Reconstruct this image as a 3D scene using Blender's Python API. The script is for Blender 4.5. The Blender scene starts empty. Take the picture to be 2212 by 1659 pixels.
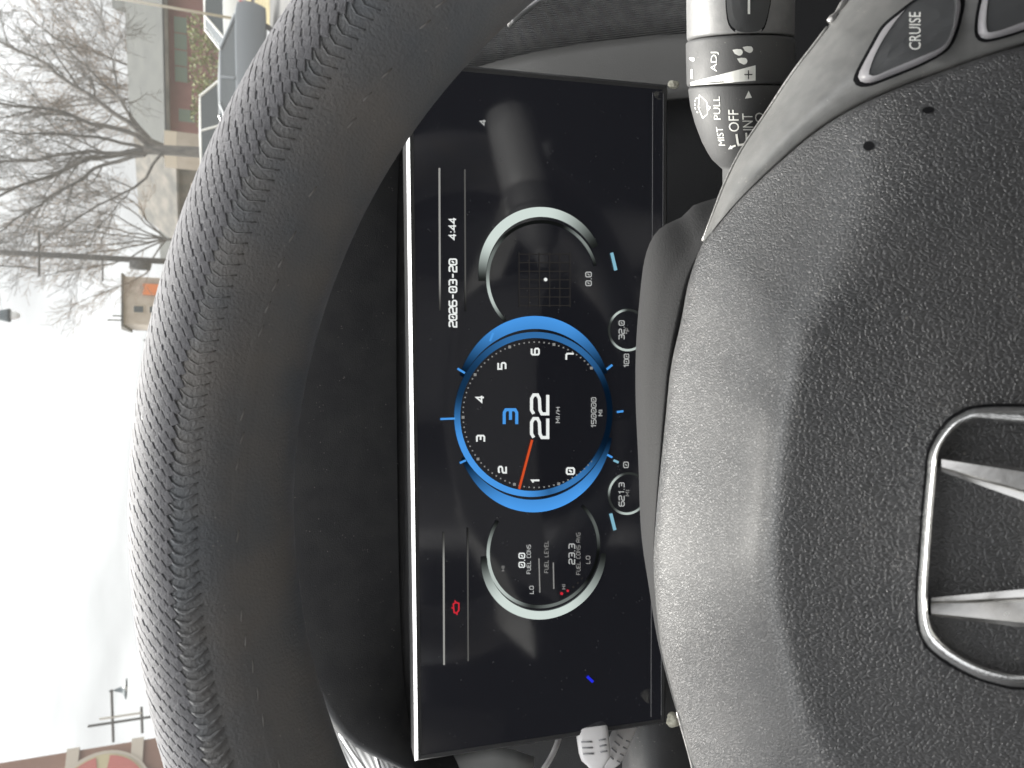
import bpy, bmesh, math, random
from mathutils import Vector, Matrix
from mathutils.bvhtree import BVHTree
random.seed(11)
D = bpy.data
scene = bpy.context.scene
COL = scene.collection

# ------------------------------------------------------------------ camera
PITCH = math.radians(22.0)
CAM = Vector((0, 0, 1.5))
RIGHT = Vector((1, 0, 0))
FWD = Vector((0, math.cos(PITCH), -math.sin(PITCH)))
UP = Vector((0, math.sin(PITCH), math.cos(PITCH)))
FPX, CX, CY = 1600.0, 1106.0, 829.5          # focal length and centre on a 2212 x 1659 grid

cam_data = D.cameras.new('camera')
cam_data.sensor_fit = 'HORIZONTAL'
cam_data.sensor_width = 36.0
cam_data.lens = FPX / 2212.0 * 36.0
cam_data.clip_start = 0.01
cam_data.clip_end = 2000.0
cam_data.dof.use_dof = True
cam_data.dof.focus_distance = 0.26
cam_data.dof.aperture_fstop = 30.0
cam = D.objects.new('camera', cam_data)
COL.objects.link(cam)
m3 = Matrix((-UP, RIGHT, -FWD)).transposed()   # the phone is held on its side
cam.matrix_world = Matrix.Translation(CAM) @ m3.to_4x4()
scene.camera = cam

# ------------------------------------------------------------------ sky, sun, exposure
EXPO = 2.95
SUN_EL, SUN_AZ = math.radians(50), math.radians(-12)
world = D.worlds.new('World')
scene.world = world
world.use_nodes = True
wn, wl = world.node_tree.nodes, world.node_tree.links
wn.clear()
w_out = wn.new('ShaderNodeOutputWorld')
w_bg = wn.new('ShaderNodeBackground')
w_bg.inputs['Strength'].default_value = 0.12
w_sky = wn.new('ShaderNodeTexSky')
w_sky.sky_type = 'NISHITA'
w_sky.sun_disc = False
w_sky.sun_elevation = SUN_EL
w_sky.sun_rotation = SUN_AZ
w_sky.air_density = 1.0
w_sky.dust_density = 1.0
w_sky.ozone_density = 1.0
w_hs = wn.new('ShaderNodeHueSaturation')
w_hs.inputs['Saturation'].default_value = 0.16
w_tc = wn.new('ShaderNodeTexCoord')
w_map = wn.new('ShaderNodeMapping')
w_map.inputs['Scale'].default_value = (1.0, 1.0, 4.0)
w_no = wn.new('ShaderNodeTexNoise')
w_no.inputs['Scale'].default_value = 3.0
w_no.inputs['Detail'].default_value = 6
w_rp = wn.new('ShaderNodeMapRange')
w_rp.inputs['From Min'].default_value = 0.3
w_rp.inputs['From Max'].default_value = 0.7
w_rp.inputs['To Min'].default_value = 0.70
w_rp.inputs['To Max'].default_value = 1.24
w_mx = wn.new('ShaderNodeMix')
w_mx.data_type = 'RGBA'
w_mx.blend_type = 'MULTIPLY'
w_mx.inputs['Factor'].default_value = 1.0
wl.new(w_sky.outputs[0], w_hs.inputs['Color'])
wl.new(w_tc.outputs['Generated'], w_map.inputs['Vector'])
wl.new(w_map.outputs[0], w_no.inputs['Vector'])
wl.new(w_no.outputs['Fac'], w_rp.inputs['Value'])
# overcast: the cloud deck is three times brighter overhead than at the horizon
w_ov = wn.new('ShaderNodeMix')
w_ov.data_type = 'RGBA'
w_ov.inputs['Factor'].default_value = 0.94
w_ov.inputs['B'].default_value = (3.95, 4.0, 4.05, 1)
w_sep = wn.new('ShaderNodeSeparateXYZ')
w_gr = wn.new('ShaderNodeMapRange')
w_gr.inputs['From Min'].default_value = 0.0
w_gr.inputs['From Max'].default_value = 1.0
w_gr.inputs['To Min'].default_value = 0.222
w_gr.inputs['To Max'].default_value = 1.3
w_m2 = wn.new('ShaderNodeMix')
w_m2.data_type = 'RGBA'
w_m2.blend_type = 'MULTIPLY'
w_m2.inputs['Factor'].default_value = 1.0
wl.new(w_tc.outputs['Generated'], w_sep.inputs[0])
w_ab = wn.new('ShaderNodeMath')
w_ab.operation = 'MAXIMUM'
w_ab.inputs[1].default_value = 0.0
w_pw = wn.new('ShaderNodeMath')
w_pw.operation = 'POWER'
w_pw.inputs[1].default_value = 1.6
wl.new(w_sep.outputs['Z'], w_ab.inputs[0])
wl.new(w_ab.outputs[0], w_pw.inputs[0])
wl.new(w_pw.outputs[0], w_gr.inputs['Value'])
wl.new(w_hs.outputs[0], w_ov.inputs['A'])
wl.new(w_ov.outputs['Result'], w_m2.inputs['A'])
wl.new(w_gr.outputs[0], w_m2.inputs['B'])
wl.new(w_m2.outputs['Result'], w_mx.inputs['A'])
wl.new(w_rp.outputs[0], w_mx.inputs['B'])
wl.new(w_mx.outputs['Result'], w_bg.inputs['Color'])
wl.new(w_bg.outputs[0], w_out.inputs['Surface'])

sun_data = D.lights.new('sun', 'SUN')
sun_data.energy = 1.5
sun_data.angle = math.radians(25)
sun_data.color = (1.0, 0.96, 0.9)
sun = D.objects.new('sun', sun_data)
COL.objects.link(sun)
sd = Vector((math.sin(SUN_AZ) * math.cos(SUN_EL), math.cos(SUN_AZ) * math.cos(SUN_EL), math.sin(SUN_EL)))
sun.rotation_euler = sd.to_track_quat('Z', 'Y').to_euler()
sun.location = (0, 0, 30)

scene.view_settings.view_transform = 'Standard'
scene.view_settings.look = 'None'
scene.view_settings.exposure = EXPO
scene.view_settings.gamma = 1.0
scene.view_settings.use_curve_mapping = False
scene.cycles.use_denoising = True
scene.cycles.max_bounces = 8
scene.cycles.transparent_max_bounces = 12
scene.cycles.sample_clamp_indirect = 6.0

# ------------------------------------------------------------------ helpers
def P(px, py, d):
    """point at depth d (metres along the view axis) on the ray of grid position px, py"""
    return CAM + FWD * d + RIGHT * ((CY - py) / FPX * d) + UP * ((CX - px) / FPX * d)

def ray_dir(px, py):
    return (FWD + RIGHT * ((CY - py) / FPX) + UP * ((CX - px) / FPX))

def cr(pts, n, closed=False):
    """Catmull-Rom resample of a polyline of tuples to n points, even by arc length"""
    pts = [Vector(p) for p in pts]
    m = len(pts)
    fine = []
    segs = m if closed else m - 1
    for i in range(segs):
        if closed:
            a, b, c, e = pts[(i - 1) % m], pts[i], pts[(i + 1) % m], pts[(i + 2) % m]
        else:
            a, b, c, e = pts[max(i - 1, 0)], pts[i], pts[i + 1], pts[min(i + 2, m - 1)]
        for k in range(16):
            t = k / 16
            fine.append(0.5 * ((2 * b) + (c - a) * t + (2 * a - 5 * b + 4 * c - e) * t * t + (3 * b - a - 3 * c + e) * t ** 3))
    fine.append(pts[0] if closed else pts[-1])
    L = [0.0]
    for i in range(1, len(fine)):
        L.append(L[-1] + (fine[i] - fine[i - 1]).length)
    out, j = [], 0
    cnt = n if closed else n - 1
    for k in range(n):
        s = L[-1] * k / cnt
        while j < len(L) - 2 and L[j + 1] < s:
            j += 1
        t = (s - L[j]) / max(L[j + 1] - L[j], 1e-12)
        out.append(fine[j].lerp(fine[j + 1], min(max(t, 0), 1)))
    return out

def lut(x, tab):
    if x <= tab[0][0]:
        return tab[0][1]
    for (a, va), (b, vb) in zip(tab, tab[1:]):
        if x <= b:
            return va + (vb - va) * (x - a) / (b - a)
    return tab[-1][1]

def sstep(a, b, x):
    t = min(max((x - a) / (b - a), 0), 1)
    return t * t * (3 - 2 * t)

def thing(name, label, cat, mat=None, group=None, loc=(0, 0, 0)):
    o = D.objects.new(name, None)
    COL.objects.link(o)
    o.matrix_world = mat if mat is not None else Matrix.Translation(Vector(loc))
    o['label'] = label
    o['category'] = cat
    if group:
        o['group'] = group
    o.empty_display_size = 0.05
    return o

FRAMES = {}
def frame_of(o):
    m = Matrix.Identity(4)
    while o is not None:
        m = FRAMES.get(o.name, o.matrix_basis) @ m
        o = o.parent
    return m

def obj(name, verts, faces, mat, parent=None, smooth=False, label=None, kind=None, solid=0, bevel=0, local=False, cols=None):
    """one mesh object; verts are world positions unless local"""
    me = D.meshes.new(name)
    if parent is not None and not local:
        inv = frame_of(parent).inverted()
        verts = [inv @ Vector(v) for v in verts]
    me.from_pydata([tuple(v) for v in verts], [], [tuple(f) for f in faces])
    me.validate()
    me.update()
    if mat is not None:
        for mm in (mat if isinstance(mat, (list, tuple)) else [mat]):
            me.materials.append(mm)
    if smooth:
        me.polygons.foreach_set('use_smooth', [True] * len(me.polygons))
    if cols is not None:
        at = me.color_attributes.new('Col', 'FLOAT_COLOR', 'POINT')
        for i, c in enumerate(cols):
            at.data[i].color = (c[0], c[1], c[2], 1)
    o = D.objects.new(name, me)
    COL.objects.link(o)
    if parent is not None:
        o.parent = parent
    if label:
        o['label'] = label
    if kind:
        o['kind'] = kind
    if solid:
        md = o.modifiers.new('s', 'SOLIDIFY')
        md.thickness = solid
        md.offset = -1
    if bevel:
        md = o.modifiers.new('b', 'BEVEL')
        md.width = bevel
        md.segments = 2
        md.limit_method = 'ANGLE'
    return o

def tag(o, label, cat, group=None, kind=None):
    o['label'] = label
    o['category'] = cat
    if group:
        o['group'] = group
    if kind:
        o['kind'] = kind
    return o

def loft(rows, closed=False, cap=False):
    """faces for a list of equal-length rows"""
    n = len(rows[0])
    vs = [v for r in rows for v in r]
    fs = []
    for i in range(len(rows) - 1):
        for j in range(n if closed else n - 1):
            a, b = i * n + j, i * n + (j + 1) % n
            fs.append((a, b, b + n, a + n))
    if cap:
        fs.append(tuple(range(n - 1, -1, -1)))
        fs.append(tuple(range((len(rows) - 1) * n, len(rows) * n)))
    return vs, fs

def box(c, sx, sy, sz, rz=0.0):
    c = Vector(c)
    R = Matrix.Rotation(rz, 3, 'Z')
    vs = [c + R @ Vector((x * sx / 2, y * sy / 2, z * sz / 2)) for z in (-1, 1) for y in (-1, 1) for x in (-1, 1)]
    fs = [(0, 2, 3, 1), (4, 5, 7, 6), (0, 1, 5, 4), (2, 6, 7, 3), (0, 4, 6, 2), (1, 3, 7, 5)]
    return vs, fs

def join(*parts):
    V, F = [], []
    for v, f in parts:
        o = len(V)
        V += list(v)
        F += [tuple(i + o for i in q) for q in f]
    return V, F

def tube(pts, rad, sides=8, cap=True):
    pts = [Vector(p) for p in pts]
    rads = rad if isinstance(rad, (list, tuple)) else [rad] * len(pts)
    rows = []
    ref = None
    for i, p in enumerate(pts):
        t = (pts[min(i + 1, len(pts) - 1)] - pts[max(i - 1, 0)]).normalized()
        if ref is None:
            ref = Vector((0, 0, 1)) if abs(t.z) < 0.9 else Vector((1, 0, 0))
        u = (ref - t * ref.dot(t)).normalized()
        ref = u
        v = t.cross(u)
        rows.append([p + (u * math.cos(2 * math.pi * k / sides) + v * math.sin(2 * math.pi * k / sides)) * rads[i] for k in range(sides)])
    return loft(rows, True, cap)

def bvh_of(o):
    M = frame_of(o)
    me = o.data
    return BVHTree.FromPolygons([M @ v.co for v in me.vertices], [tuple(p.vertices) for p in me.polygons])

# ------------------------------------------------------------------ materials
def mat(name, color, rough=0.5, metal=0.0, spec=0.5, coat=0.0, emit=None, emit_s=0.0, sheen=0.0):
    m = D.materials.new(name)
    m.use_nodes = True
    b = m.node_tree.nodes['Principled BSDF']
    b.inputs['Base Color'].default_value = (*color, 1)
    b.inputs['Roughness'].default_value = rough
    b.inputs['Metallic'].default_value = metal
    b.inputs['Specular IOR Level'].default_value = spec
    b.inputs['Coat Weight'].default_value = coat
    b.inputs['Coat Roughness'].default_value = 0.35 if name.startswith('leather') else 0.03
    if sheen:
        b.inputs['Sheen Weight'].default_value = sheen
    if emit:
        b.inputs['Emission Color'].default_value = (*emit, 1)
        b.inputs['Emission Strength'].default_value = emit_s
    return m

def N(m, t):
    return m.node_tree.nodes.new(t)

def noise_color(m, c1, c2, scale, detail=4, coord='Object', stretch=(1, 1, 1), lo=0.35, hi=0.65):
    nt = m.node_tree
    b = nt.nodes['Principled BSDF']
    tc, mp, no, rp = N(m, 'ShaderNodeTexCoord'), N(m, 'ShaderNodeMapping'), N(m, 'ShaderNodeTexNoise'), N(m, 'ShaderNodeValToRGB')
    mp.inputs['Scale'].default_value = stretch
    no.inputs['Scale'].default_value = scale
    no.inputs['Detail'].default_value = detail
    rp.color_ramp.elements[0].position, rp.color_ramp.elements[1].position = lo, hi
    rp.color_ramp.elements[0].color = (*c1, 1)
    rp.color_ramp.elements[1].color = (*c2, 1)
    nt.links.new(tc.outputs[coord], mp.inputs['Vector'])
    nt.links.new(mp.outputs[0], no.inputs['Vector'])
    nt.links.new(no.outputs['Fac'], rp.inputs['Fac'])
    nt.links.new(rp.outputs[0], b.inputs['Base Color'])
    return m

def bump(m, layers, dist=0.001):
    """layers: list of (kind, scale, stretch, strength)"""
    nt = m.node_tree
    b = nt.nodes['Principled BSDF']
    tc = N(m, 'ShaderNodeTexCoord')
    prev = None
    for kind, scale, stretch, strength in layers:
        mp = N(m, 'ShaderNodeMapping')
        mp.inputs['Scale'].default_value = stretch
        nt.links.new(tc.outputs['Object'], mp.inputs['Vector'])
        if kind == 'vor':
            t = N(m, 'ShaderNodeTexVoronoi')
            t.feature = 'DISTANCE_TO_EDGE'
            t.inputs['Scale'].default_value = scale
            src = t.outputs['Distance']
            no = N(m, 'ShaderNodeTexNoise')
            no.inputs['Scale'].default_value = scale * 0.6
            no.inputs['Detail'].default_value = 3
            add = N(m, 'ShaderNodeVectorMath')
            add.operation = 'MULTIPLY_ADD'
            add.inputs[1].default_value = (1.2 / scale,) * 3
            nt.links.new(mp.outputs[0], no.inputs['Vector'])
            nt.links.new(no.outputs['Color'], add.inputs[0])
            nt.links.new(mp.outputs[0], add.inputs[2])
            nt.links.new(add.outputs[0], t.inputs['Vector'])
            cl = N(m, 'ShaderNodeMapRange')
            cl.inputs['From Max'].default_value = 0.22
            nt.links.new(src, cl.inputs['Value'])
            src = cl.outputs[0]
        elif kind == 'wave':
            t = N(m, 'ShaderNodeTexWave')
            t.inputs['Scale'].default_value = scale
            t.inputs['Distortion'].default_value = 0.12
            t.inputs['Detail'].default_value = 1.0
            nt.links.new(mp.outputs[0], t.inputs['Vector'])
            src = t.outputs['Fac']
        else:
            t = N(m, 'ShaderNodeTexNoise')
            t.inputs['Scale'].default_value = scale
            t.inputs['Detail'].default_value = 4
            nt.links.new(mp.outputs[0], t.inputs['Vector'])
            src = t.outputs['Fac']
        bp = N(m, 'ShaderNodeBump')
        bp.inputs['Strength'].default_value = strength
        bp.inputs['Distance'].default_value = dist
        nt.links.new(src, bp.inputs['Height'])
        if prev:
            nt.links.new(prev.outputs[0], bp.inputs['Normal'])
        prev = bp
    nt.links.new(prev.outputs[0], b.inputs['Normal'])
    return m

def wear(m, amount=0.5, scale=40, speck=0.0, speck_scale=900, dust=(0.35, 0.33, 0.3), rlo=0.85, rhi=1.2):
    """uneven gloss from handling, and fine specks of dust"""
    nt = m.node_tree
    b = nt.nodes['Principled BSDF']
    r0 = b.inputs['Roughness'].default_value
    tc, no, rp = N(m, 'ShaderNodeTexCoord'), N(m, 'ShaderNodeTexNoise'), N(m, 'ShaderNodeMapRange')
    no.inputs['Scale'].default_value = scale
    no.inputs['Detail'].default_value = 6
    no.inputs['Roughness'].default_value = 0.65
    rp.inputs['From Min'].default_value, rp.inputs['From Max'].default_value = 0.3, 0.7
    rp.inputs['To Min'].default_value, rp.inputs['To Max'].default_value = r0 * rlo, min(1, r0 * rhi)
    nt.links.new(tc.outputs['Object'], no.inputs['Vector'])
    nt.links.new(no.outputs['Fac'], rp.inputs['Value'])
    nt.links.new(rp.outputs[0], b.inputs['Roughness'])
    if speck:
        vo, gt, mul, mx = N(m, 'ShaderNodeTexVoronoi'), N(m, 'ShaderNodeMapRange'), N(m, 'ShaderNodeMath'), N(m, 'ShaderNodeMix')
        n2, g2 = N(m, 'ShaderNodeTexNoise'), N(m, 'ShaderNodeMapRange')
        vo.inputs['Scale'].default_value = speck_scale
        n2.inputs['Scale'].default_value = speck_scale * 0.35
        gt.inputs['From Min'].default_value, gt.inputs['From Max'].default_value = 0.22, 0.12
        g2.inputs['From Min'].default_value, g2.inputs['From Max'].default_value = 0.60, 0.68
        mul.operation = 'MULTIPLY'
        m3_ = N(m, 'ShaderNodeMath')
        m3_.operation = 'MULTIPLY'
        m3_.inputs[1].default_value = speck
        nt.links.new(tc.outputs['Object'], vo.inputs['Vector'])
        nt.links.new(tc.outputs['Object'], n2.inputs['Vector'])
        nt.links.new(vo.outputs['Distance'], gt.inputs['Value'])
        nt.links.new(n2.outputs['Fac'], g2.inputs['Value'])
        nt.links.new(gt.outputs[0], mul.inputs[0])
        nt.links.new(g2.outputs[0], mul.inputs[1])
        nt.links.new(mul.outputs[0], m3_.inputs[0])
        mx.data_type = 'RGBA'
        nt.links.new(m3_.outputs[0], mx.inputs['Factor'])
        src = b.inputs['Base Color'].links[0].from_socket if b.inputs['Base Color'].links else None
        if src:
            nt.links.new(src, mx.inputs['A'])
        else:
            mx.inputs['A'].default_value = b.inputs['Base Color'].default_value
        mx.inputs['B'].default_value = (*dust, 1)
        nt.links.new(mx.outputs['Result'], b.inputs['Base Color'])
    return m

def emission(name, color, strength):
    m = D.materials.new(name)
    m.use_nodes = True
    nt = m.node_tree
    nt.nodes.clear()
    o, e = N(m, 'ShaderNodeOutputMaterial'), N(m, 'ShaderNodeEmission')
    e.inputs['Color'].default_value = (*color, 1)
    e.inputs['Strength'].default_value = strength
    nt.links.new(e.outputs[0], o.inputs['Surface'])
    return m

K = 1.0 / 2 ** EXPO      # a screen pixel of full white at this exposure
M = {}
M['leather_hub'] = bump(noise_color(mat('leather_hub', (0.034, 0.034, 0.035), 0.42, spec=1.0, coat=0.4), (0.027, 0.027, 0.029), (0.039, 0.038, 0.039), 60),
                        [('vor', 1650, (1.0, 0.55, 1.0), 0.65), ('noise', 3400, (1, 0.6, 1), 0.45), ('noise', 120, (1, 1, 1), 0.12)], 0.0004)
M['leather_rear'] = bump(mat('leather_rear', (0.028, 0.028, 0.029), 0.7, spec=0.12), [('noise', 2200, (1, 1, 1), 0.35)], 0.0004)
M['leather_rim'] = bump(noise_color(mat('leather_rim', (0.17, 0.168, 0.165), 0.55, spec=0.5), (0.14, 0.147, 0.157), (0.19, 0.178, 0.168), 45),
                        [('noise', 1500, (1, 1, 1), 0.5), ('noise', 260, (1, 1, 1), 0.3)], 0.0006)
M['weave'] = bump(noise_color(mat('weave', (0.15, 0.147, 0.156), 0.75, spec=0.3), (0.13, 0.128, 0.135), (0.175, 0.172, 0.182), 500),
                  [('noise', 2500, (1, 1, 1), 0.5)], 0.0004)
M['thread'] = mat('thread', (0.22, 0.21, 0.2), 0.8)
M['trim_plastic'] = bump(noise_color(mat('trim_plastic', (0.15, 0.15, 0.146), 0.4, spec=0.7), (0.135, 0.135, 0.132), (0.165, 0.163, 0.158), 300),
                         [('noise', 3500, (1, 1, 1), 0.2)], 0.0003)
M['trim_edge'] = bump(mat('trim_edge', (0.4, 0.39, 0.38), 0.3, metal=0.6), [('noise', 900, (1, 1, 1), 0.5)], 0.0006)
M['black_gap'] = mat('black_gap', (0.008, 0.008, 0.009), 0.8, spec=0.1)
M['button_side_lit'] = bump(mat('button_side_lit', (0.28, 0.27, 0.28), 0.35), [('noise', 2500, (1, 1, 1), 0.2)], 0.0002)  # paler than the face: light on the bevels put into the colour
M['button_face'] = bump(mat('button_face', (0.05, 0.051, 0.053), 0.6), [('noise', 3500, (1, 1, 1), 0.25)], 0.0002)
M['print_white'] = mat('print_white', (0.78, 0.78, 0.74), 0.6)
M['print_black'] = mat('print_black', (0.02, 0.02, 0.02), 0.6)
M['chrome'] = bump(mat('chrome', (0.85, 0.84, 0.82), 0.2, metal=1.0), [('noise', 900, (1, 1, 1), 0.03)], 0.0004)
M['chrome_worn'] = bump(mat('chrome_worn', (0.8, 0.8, 0.79), 0.2, metal=1.0), [('noise', 1200, (1, 1, 1), 0.2)], 0.0004)
M['stalk'] = bump(noise_color(mat('stalk', (0.17, 0.17, 0.17), 0.42), (0.155, 0.155, 0.156), (0.185, 0.184, 0.183), 400), [('noise', 2800, (1, 1, 1), 0.3)], 0.0003)
M['stalk_dark'] = bump(mat('stalk_dark', (0.075, 0.075, 0.076), 0.55, spec=0.4), [('noise', 2800, (1, 1, 1), 0.3)], 0.0003)
M['dash_black'] = bump(mat('dash_black', (0.012, 0.012, 0.013), 0.7, spec=0.3), [('noise', 1500, (1, 1, 1), 0.4)], 0.0005)
M['hood_plastic'] = bump(noise_color(mat('hood_plastic', (0.05, 0.05, 0.051), 0.6, spec=0.4), (0.043, 0.043, 0.046), (0.057, 0.057, 0.058), 90), [('noise', 1800, (1, 1, 1), 0.4)], 0.0005)
M['dash_smooth'] = bump(mat('dash_smooth', (0.11, 0.108, 0.105), 0.5), [('noise', 1400, (1, 1, 1), 0.35)], 0.0004)
M['dash_ribbed'] = bump(noise_color(mat('dash_ribbed', (0.12, 0.12, 0.12), 0.55), (0.10, 0.10, 0.102), (0.14, 0.14, 0.14), 200),
                        [('wave', 340, (1, 1, 1), 1.0), ('noise', 1400, (1, 1, 1), 0.25)], 0.0012)
M['pale_ribbed'] = bump(mat('pale_ribbed', (0.45, 0.45, 0.45), 0.55), [('wave', 330, (1, 1, 1), 0.5)], 0.0006)
M['side_grey'] = mat('side_grey', (0.6, 0.6, 0.59), 0.5)
M['silver'] = mat('silver', (0.6, 0.6, 0.6), 0.3, metal=0.9)
M['screen_black'] = mat('screen_black', (0.008, 0.008, 0.010), 0.06, spec=0.9, emit=(0.55, 0.58, 0.75), emit_s=0.011 * K)
M['bezel'] = bump(mat('bezel', (0.035, 0.035, 0.036), 0.35, spec=0.5), [('noise', 2500, (1, 1, 1), 0.15)], 0.0003)
M['bezel_top_glint'] = mat('bezel_top_glint', (0.8, 0.8, 0.8), 0.3, metal=0.3)  # near-white, top chamfer only: the edge highlight is put into its colour
M['putty'] = bump(noise_color(mat('putty', (0.45, 0.42, 0.33), 0.5), (0.3, 0.28, 0.22), (0.62, 0.6, 0.5), 300), [('noise', 700, (1, 1, 1), 0.8)], 0.002)
M['white_plastic'] = mat('white_plastic', (0.72, 0.70, 0.70), 0.4)
M['grey_plastic'] = mat('grey_plastic', (0.25, 0.25, 0.26), 0.45)
M['lit_white'] = emission('lit_white', (0.92, 0.95, 0.93), 0.92 * K)
M['lit_dim'] = emission('lit_dim', (0.85, 0.85, 0.82), 0.30 * K)
M['lit_soft'] = emission('lit_soft', (0.9, 0.92, 0.9), 0.5 * K)
M['lit_faint'] = emission('lit_faint', (0.6, 0.55, 0.5), 0.05 * K)
M['lit_blue'] = emission('lit_blue', (0.08, 0.36, 0.88), 0.9 * K)
M['lit_sky'] = emission('lit_sky', (0.28, 0.58, 0.72), 0.8 * K)
M['lit_deep'] = emission('lit_deep', (0.02, 0.03, 0.85), 0.9 * K)
M['lit_red'] = emission('lit_red', (0.75, 0.03, 0.05), 0.8 * K)
M['lit_orange'] = emission('lit_orange', (0.72, 0.09, 0.025), 0.9 * K)
m = D.materials.new('lit_gradient')
m.use_nodes = True
m.node_tree.nodes.clear()
_o, _e, _a = N(m, 'ShaderNodeOutputMaterial'), N(m, 'ShaderNodeEmission'), N(m, 'ShaderNodeVertexColor')
_a.layer_name = 'Col'
_e.inputs['Strength'].default_value = K
m.node_tree.links.new(_a.outputs['Color'], _e.inputs['Color'])
m.node_tree.links.new(_e.outputs[0], _o.inputs['Surface'])
M['lit_gradient'] = m
# windscreen: clear pane with a film of road dust
m = D.materials.new('windscreen_glass')
m.use_nodes = True
nt = m.node_tree
nt.nodes.clear()
_o, _t, _d, _tr, _a, _x = [N(m, k) for k in ('ShaderNodeOutputMaterial', 'ShaderNodeBsdfTransparent', 'ShaderNodeBsdfDiffuse', 'ShaderNodeBsdfTranslucent', 'ShaderNodeMixShader', 'ShaderNodeMixShader')]
_t.inputs['Color'].default_value = (0.96, 0.97, 0.96, 1)
_d.inputs['Color'].default_value = (0.7, 0.69, 0.66, 1)
_tr.inputs['Color'].default_value = (0.75, 0.74, 0.71, 1)
_a.inputs[0].default_value = 0.7
_x.inputs[0].default_value = 0.033
nt.links.new(_d.outputs[0], _a.inputs[1])
nt.links.new(_tr.outputs[0], _a.inputs[2])
nt.links.new(_t.outputs[0], _x.inputs[1])
nt.links.new(_a.outputs[0], _x.inputs[2])
nt.links.new(_x.outputs[0], _o.inputs['Surface'])
M['windscreen_glass'] = m
wear(M['leather_hub'], scale=28, speck=0.5, speck_scale=700, rlo=0.82, rhi=1.25)
wear(M['leather_rim'], scale=35, speck=0.6, speck_scale=800, rlo=0.8, rhi=1.2)
wear(M['hood_plastic'], scale=30, speck=0.7, speck_scale=650)
wear(M['trim_plastic'], scale=60, speck=0.4, speck_scale=900)
wear(M['stalk_dark'], scale=80, speck=0.4, speck_scale=900)
wear(M['stalk'], scale=80, speck=0.3, speck_scale=900)
wear(M['screen_black'], scale=45, speck=0.35, speck_scale=520, dust=(0.2, 0.2, 0.2), rlo=0.7, rhi=1.8)
wear(M['chrome'], scale=150, rlo=0.7, rhi=1.5)
wear(M['chrome_worn'], scale=150, rlo=0.7, rhi=1.5)
M['headliner'] = bump(mat('headliner', (0.2, 0.195, 0.185), 0.9), [('noise', 400, (1, 1, 1), 0.3)], 0.001)
M['cabin_dark'] = bump(mat('cabin_dark', (0.06, 0.06, 0.062), 0.7), [('noise', 500, (1, 1, 1), 0.3)], 0.001)
M['seat_fabric'] = bump(noise_color(mat('seat_fabric', (0.34, 0.335, 0.33), 0.9), (0.3, 0.295, 0.29), (0.38, 0.375, 0.37), 80), [('noise', 900, (1, 1, 1), 0.5)], 0.001)
M['asphalt'] = bump(noise_color(mat('asphalt', (0.06, 0.06, 0.06), 0.9), (0.05, 0.05, 0.05), (0.085, 0.083, 0.08), 0.7, 8), [('noise', 30, (1, 1, 1), 0.4)], 0.01)
M['dry_grass'] = bump(noise_color(mat('dry_grass', (0.2, 0.16, 0.08), 0.95), (0.13, 0.115, 0.05), (0.24, 0.19, 0.1), 1.5, 8), [('noise', 18, (1, 1, 1), 0.9)], 0.05)
M['bark'] = bump(noise_color(mat('bark', (0.055, 0.05, 0.045), 0.95), (0.035, 0.033, 0.03), (0.085, 0.076, 0.066), 9, 6, stretch=(1, 1, 0.25)), [('noise', 20, (1, 1, 0.2), 0.8)], 0.03)
M['twig_brown'] = noise_color(mat('twig_brown', (0.13, 0.09, 0.06), 0.95), (0.09, 0.065, 0.045), (0.17, 0.12, 0.08), 2)
M['red_siding'] = bump(noise_color(mat('red_siding', (0.15, 0.068, 0.062), 0.8), (0.125, 0.058, 0.053), (0.17, 0.08, 0.073), 0.8, 6), [('wave', 4, (0, 0, 1), 0.4)], 0.02)
M['grey_roof'] = bump(noise_color(mat('grey_roof', (0.024, 0.028, 0.025), 0.9), (0.019, 0.022, 0.02), (0.031, 0.034, 0.03), 0.9, 8), [('noise', 8, (1, 1, 1), 0.6)], 0.03)
M['green_pane'] = mat('green_pane', (0.09, 0.125, 0.10), 0.3)
M['dark_pane'] = mat('dark_pane', (0.035, 0.045, 0.05), 0.15)
M['paint_white'] = mat('paint_white', (0.62, 0.62, 0.6), 0.35, coat=0.4)
M['paint_blue'] = mat('paint_blue', (0.11, 0.123, 0.135), 0.35, coat=0.4)
M['tyre'] = mat('tyre', (0.02, 0.02, 0.02), 0.85)
M['tail_red'] = mat('tail_red', (0.4, 0.02, 0.02), 0.25)
M['tan_wall'] = noise_color(mat('tan_wall', (0.3, 0.26, 0.22), 0.85), (0.26, 0.225, 0.19), (0.33, 0.29, 0.25), 1.2)
M['grey_wall'] = noise_color(mat('grey_wall', (0.07, 0.066, 0.055), 0.9), (0.04, 0.04, 0.035), (0.11, 0.098, 0.082), 0.8, 8)
M['brown_wall'] = bump(noise_color(mat('brown_wall', (0.2, 0.11, 0.08), 0.85), (0.17, 0.09, 0.065), (0.24, 0.14, 0.1), 0.9, 8), [('noise', 12, (1, 1, 1), 0.4)], 0.01)
M['pale_band'] = mat('pale_band', (0.4, 0.35, 0.29), 0.7)
M['sign_red'] = mat('sign_red', (0.36, 0.10, 0.085), 0.6)
M['sign_yellow'] = mat('sign_yellow', (0.38, 0.33, 0.2), 0.6)
M['sign_orange'] = mat('sign_orange', (0.5, 0.14, 0.03), 0.6)
M['pole_wood'] = noise_color(mat('pole_wood', (0.04, 0.039, 0.038), 0.9), (0.03, 0.029, 0.028), (0.055, 0.052, 0.05), 6)
M['pole_pale'] = mat('pole_pale', (0.38, 0.35, 0.3), 0.6)
M['lamp_metal'] = mat('lamp_metal', (0.03, 0.045, 0.055), 0.5)
M['lamp_glass'] = mat('lamp_glass', (0.7, 0.7, 0.68), 0.3)
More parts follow.
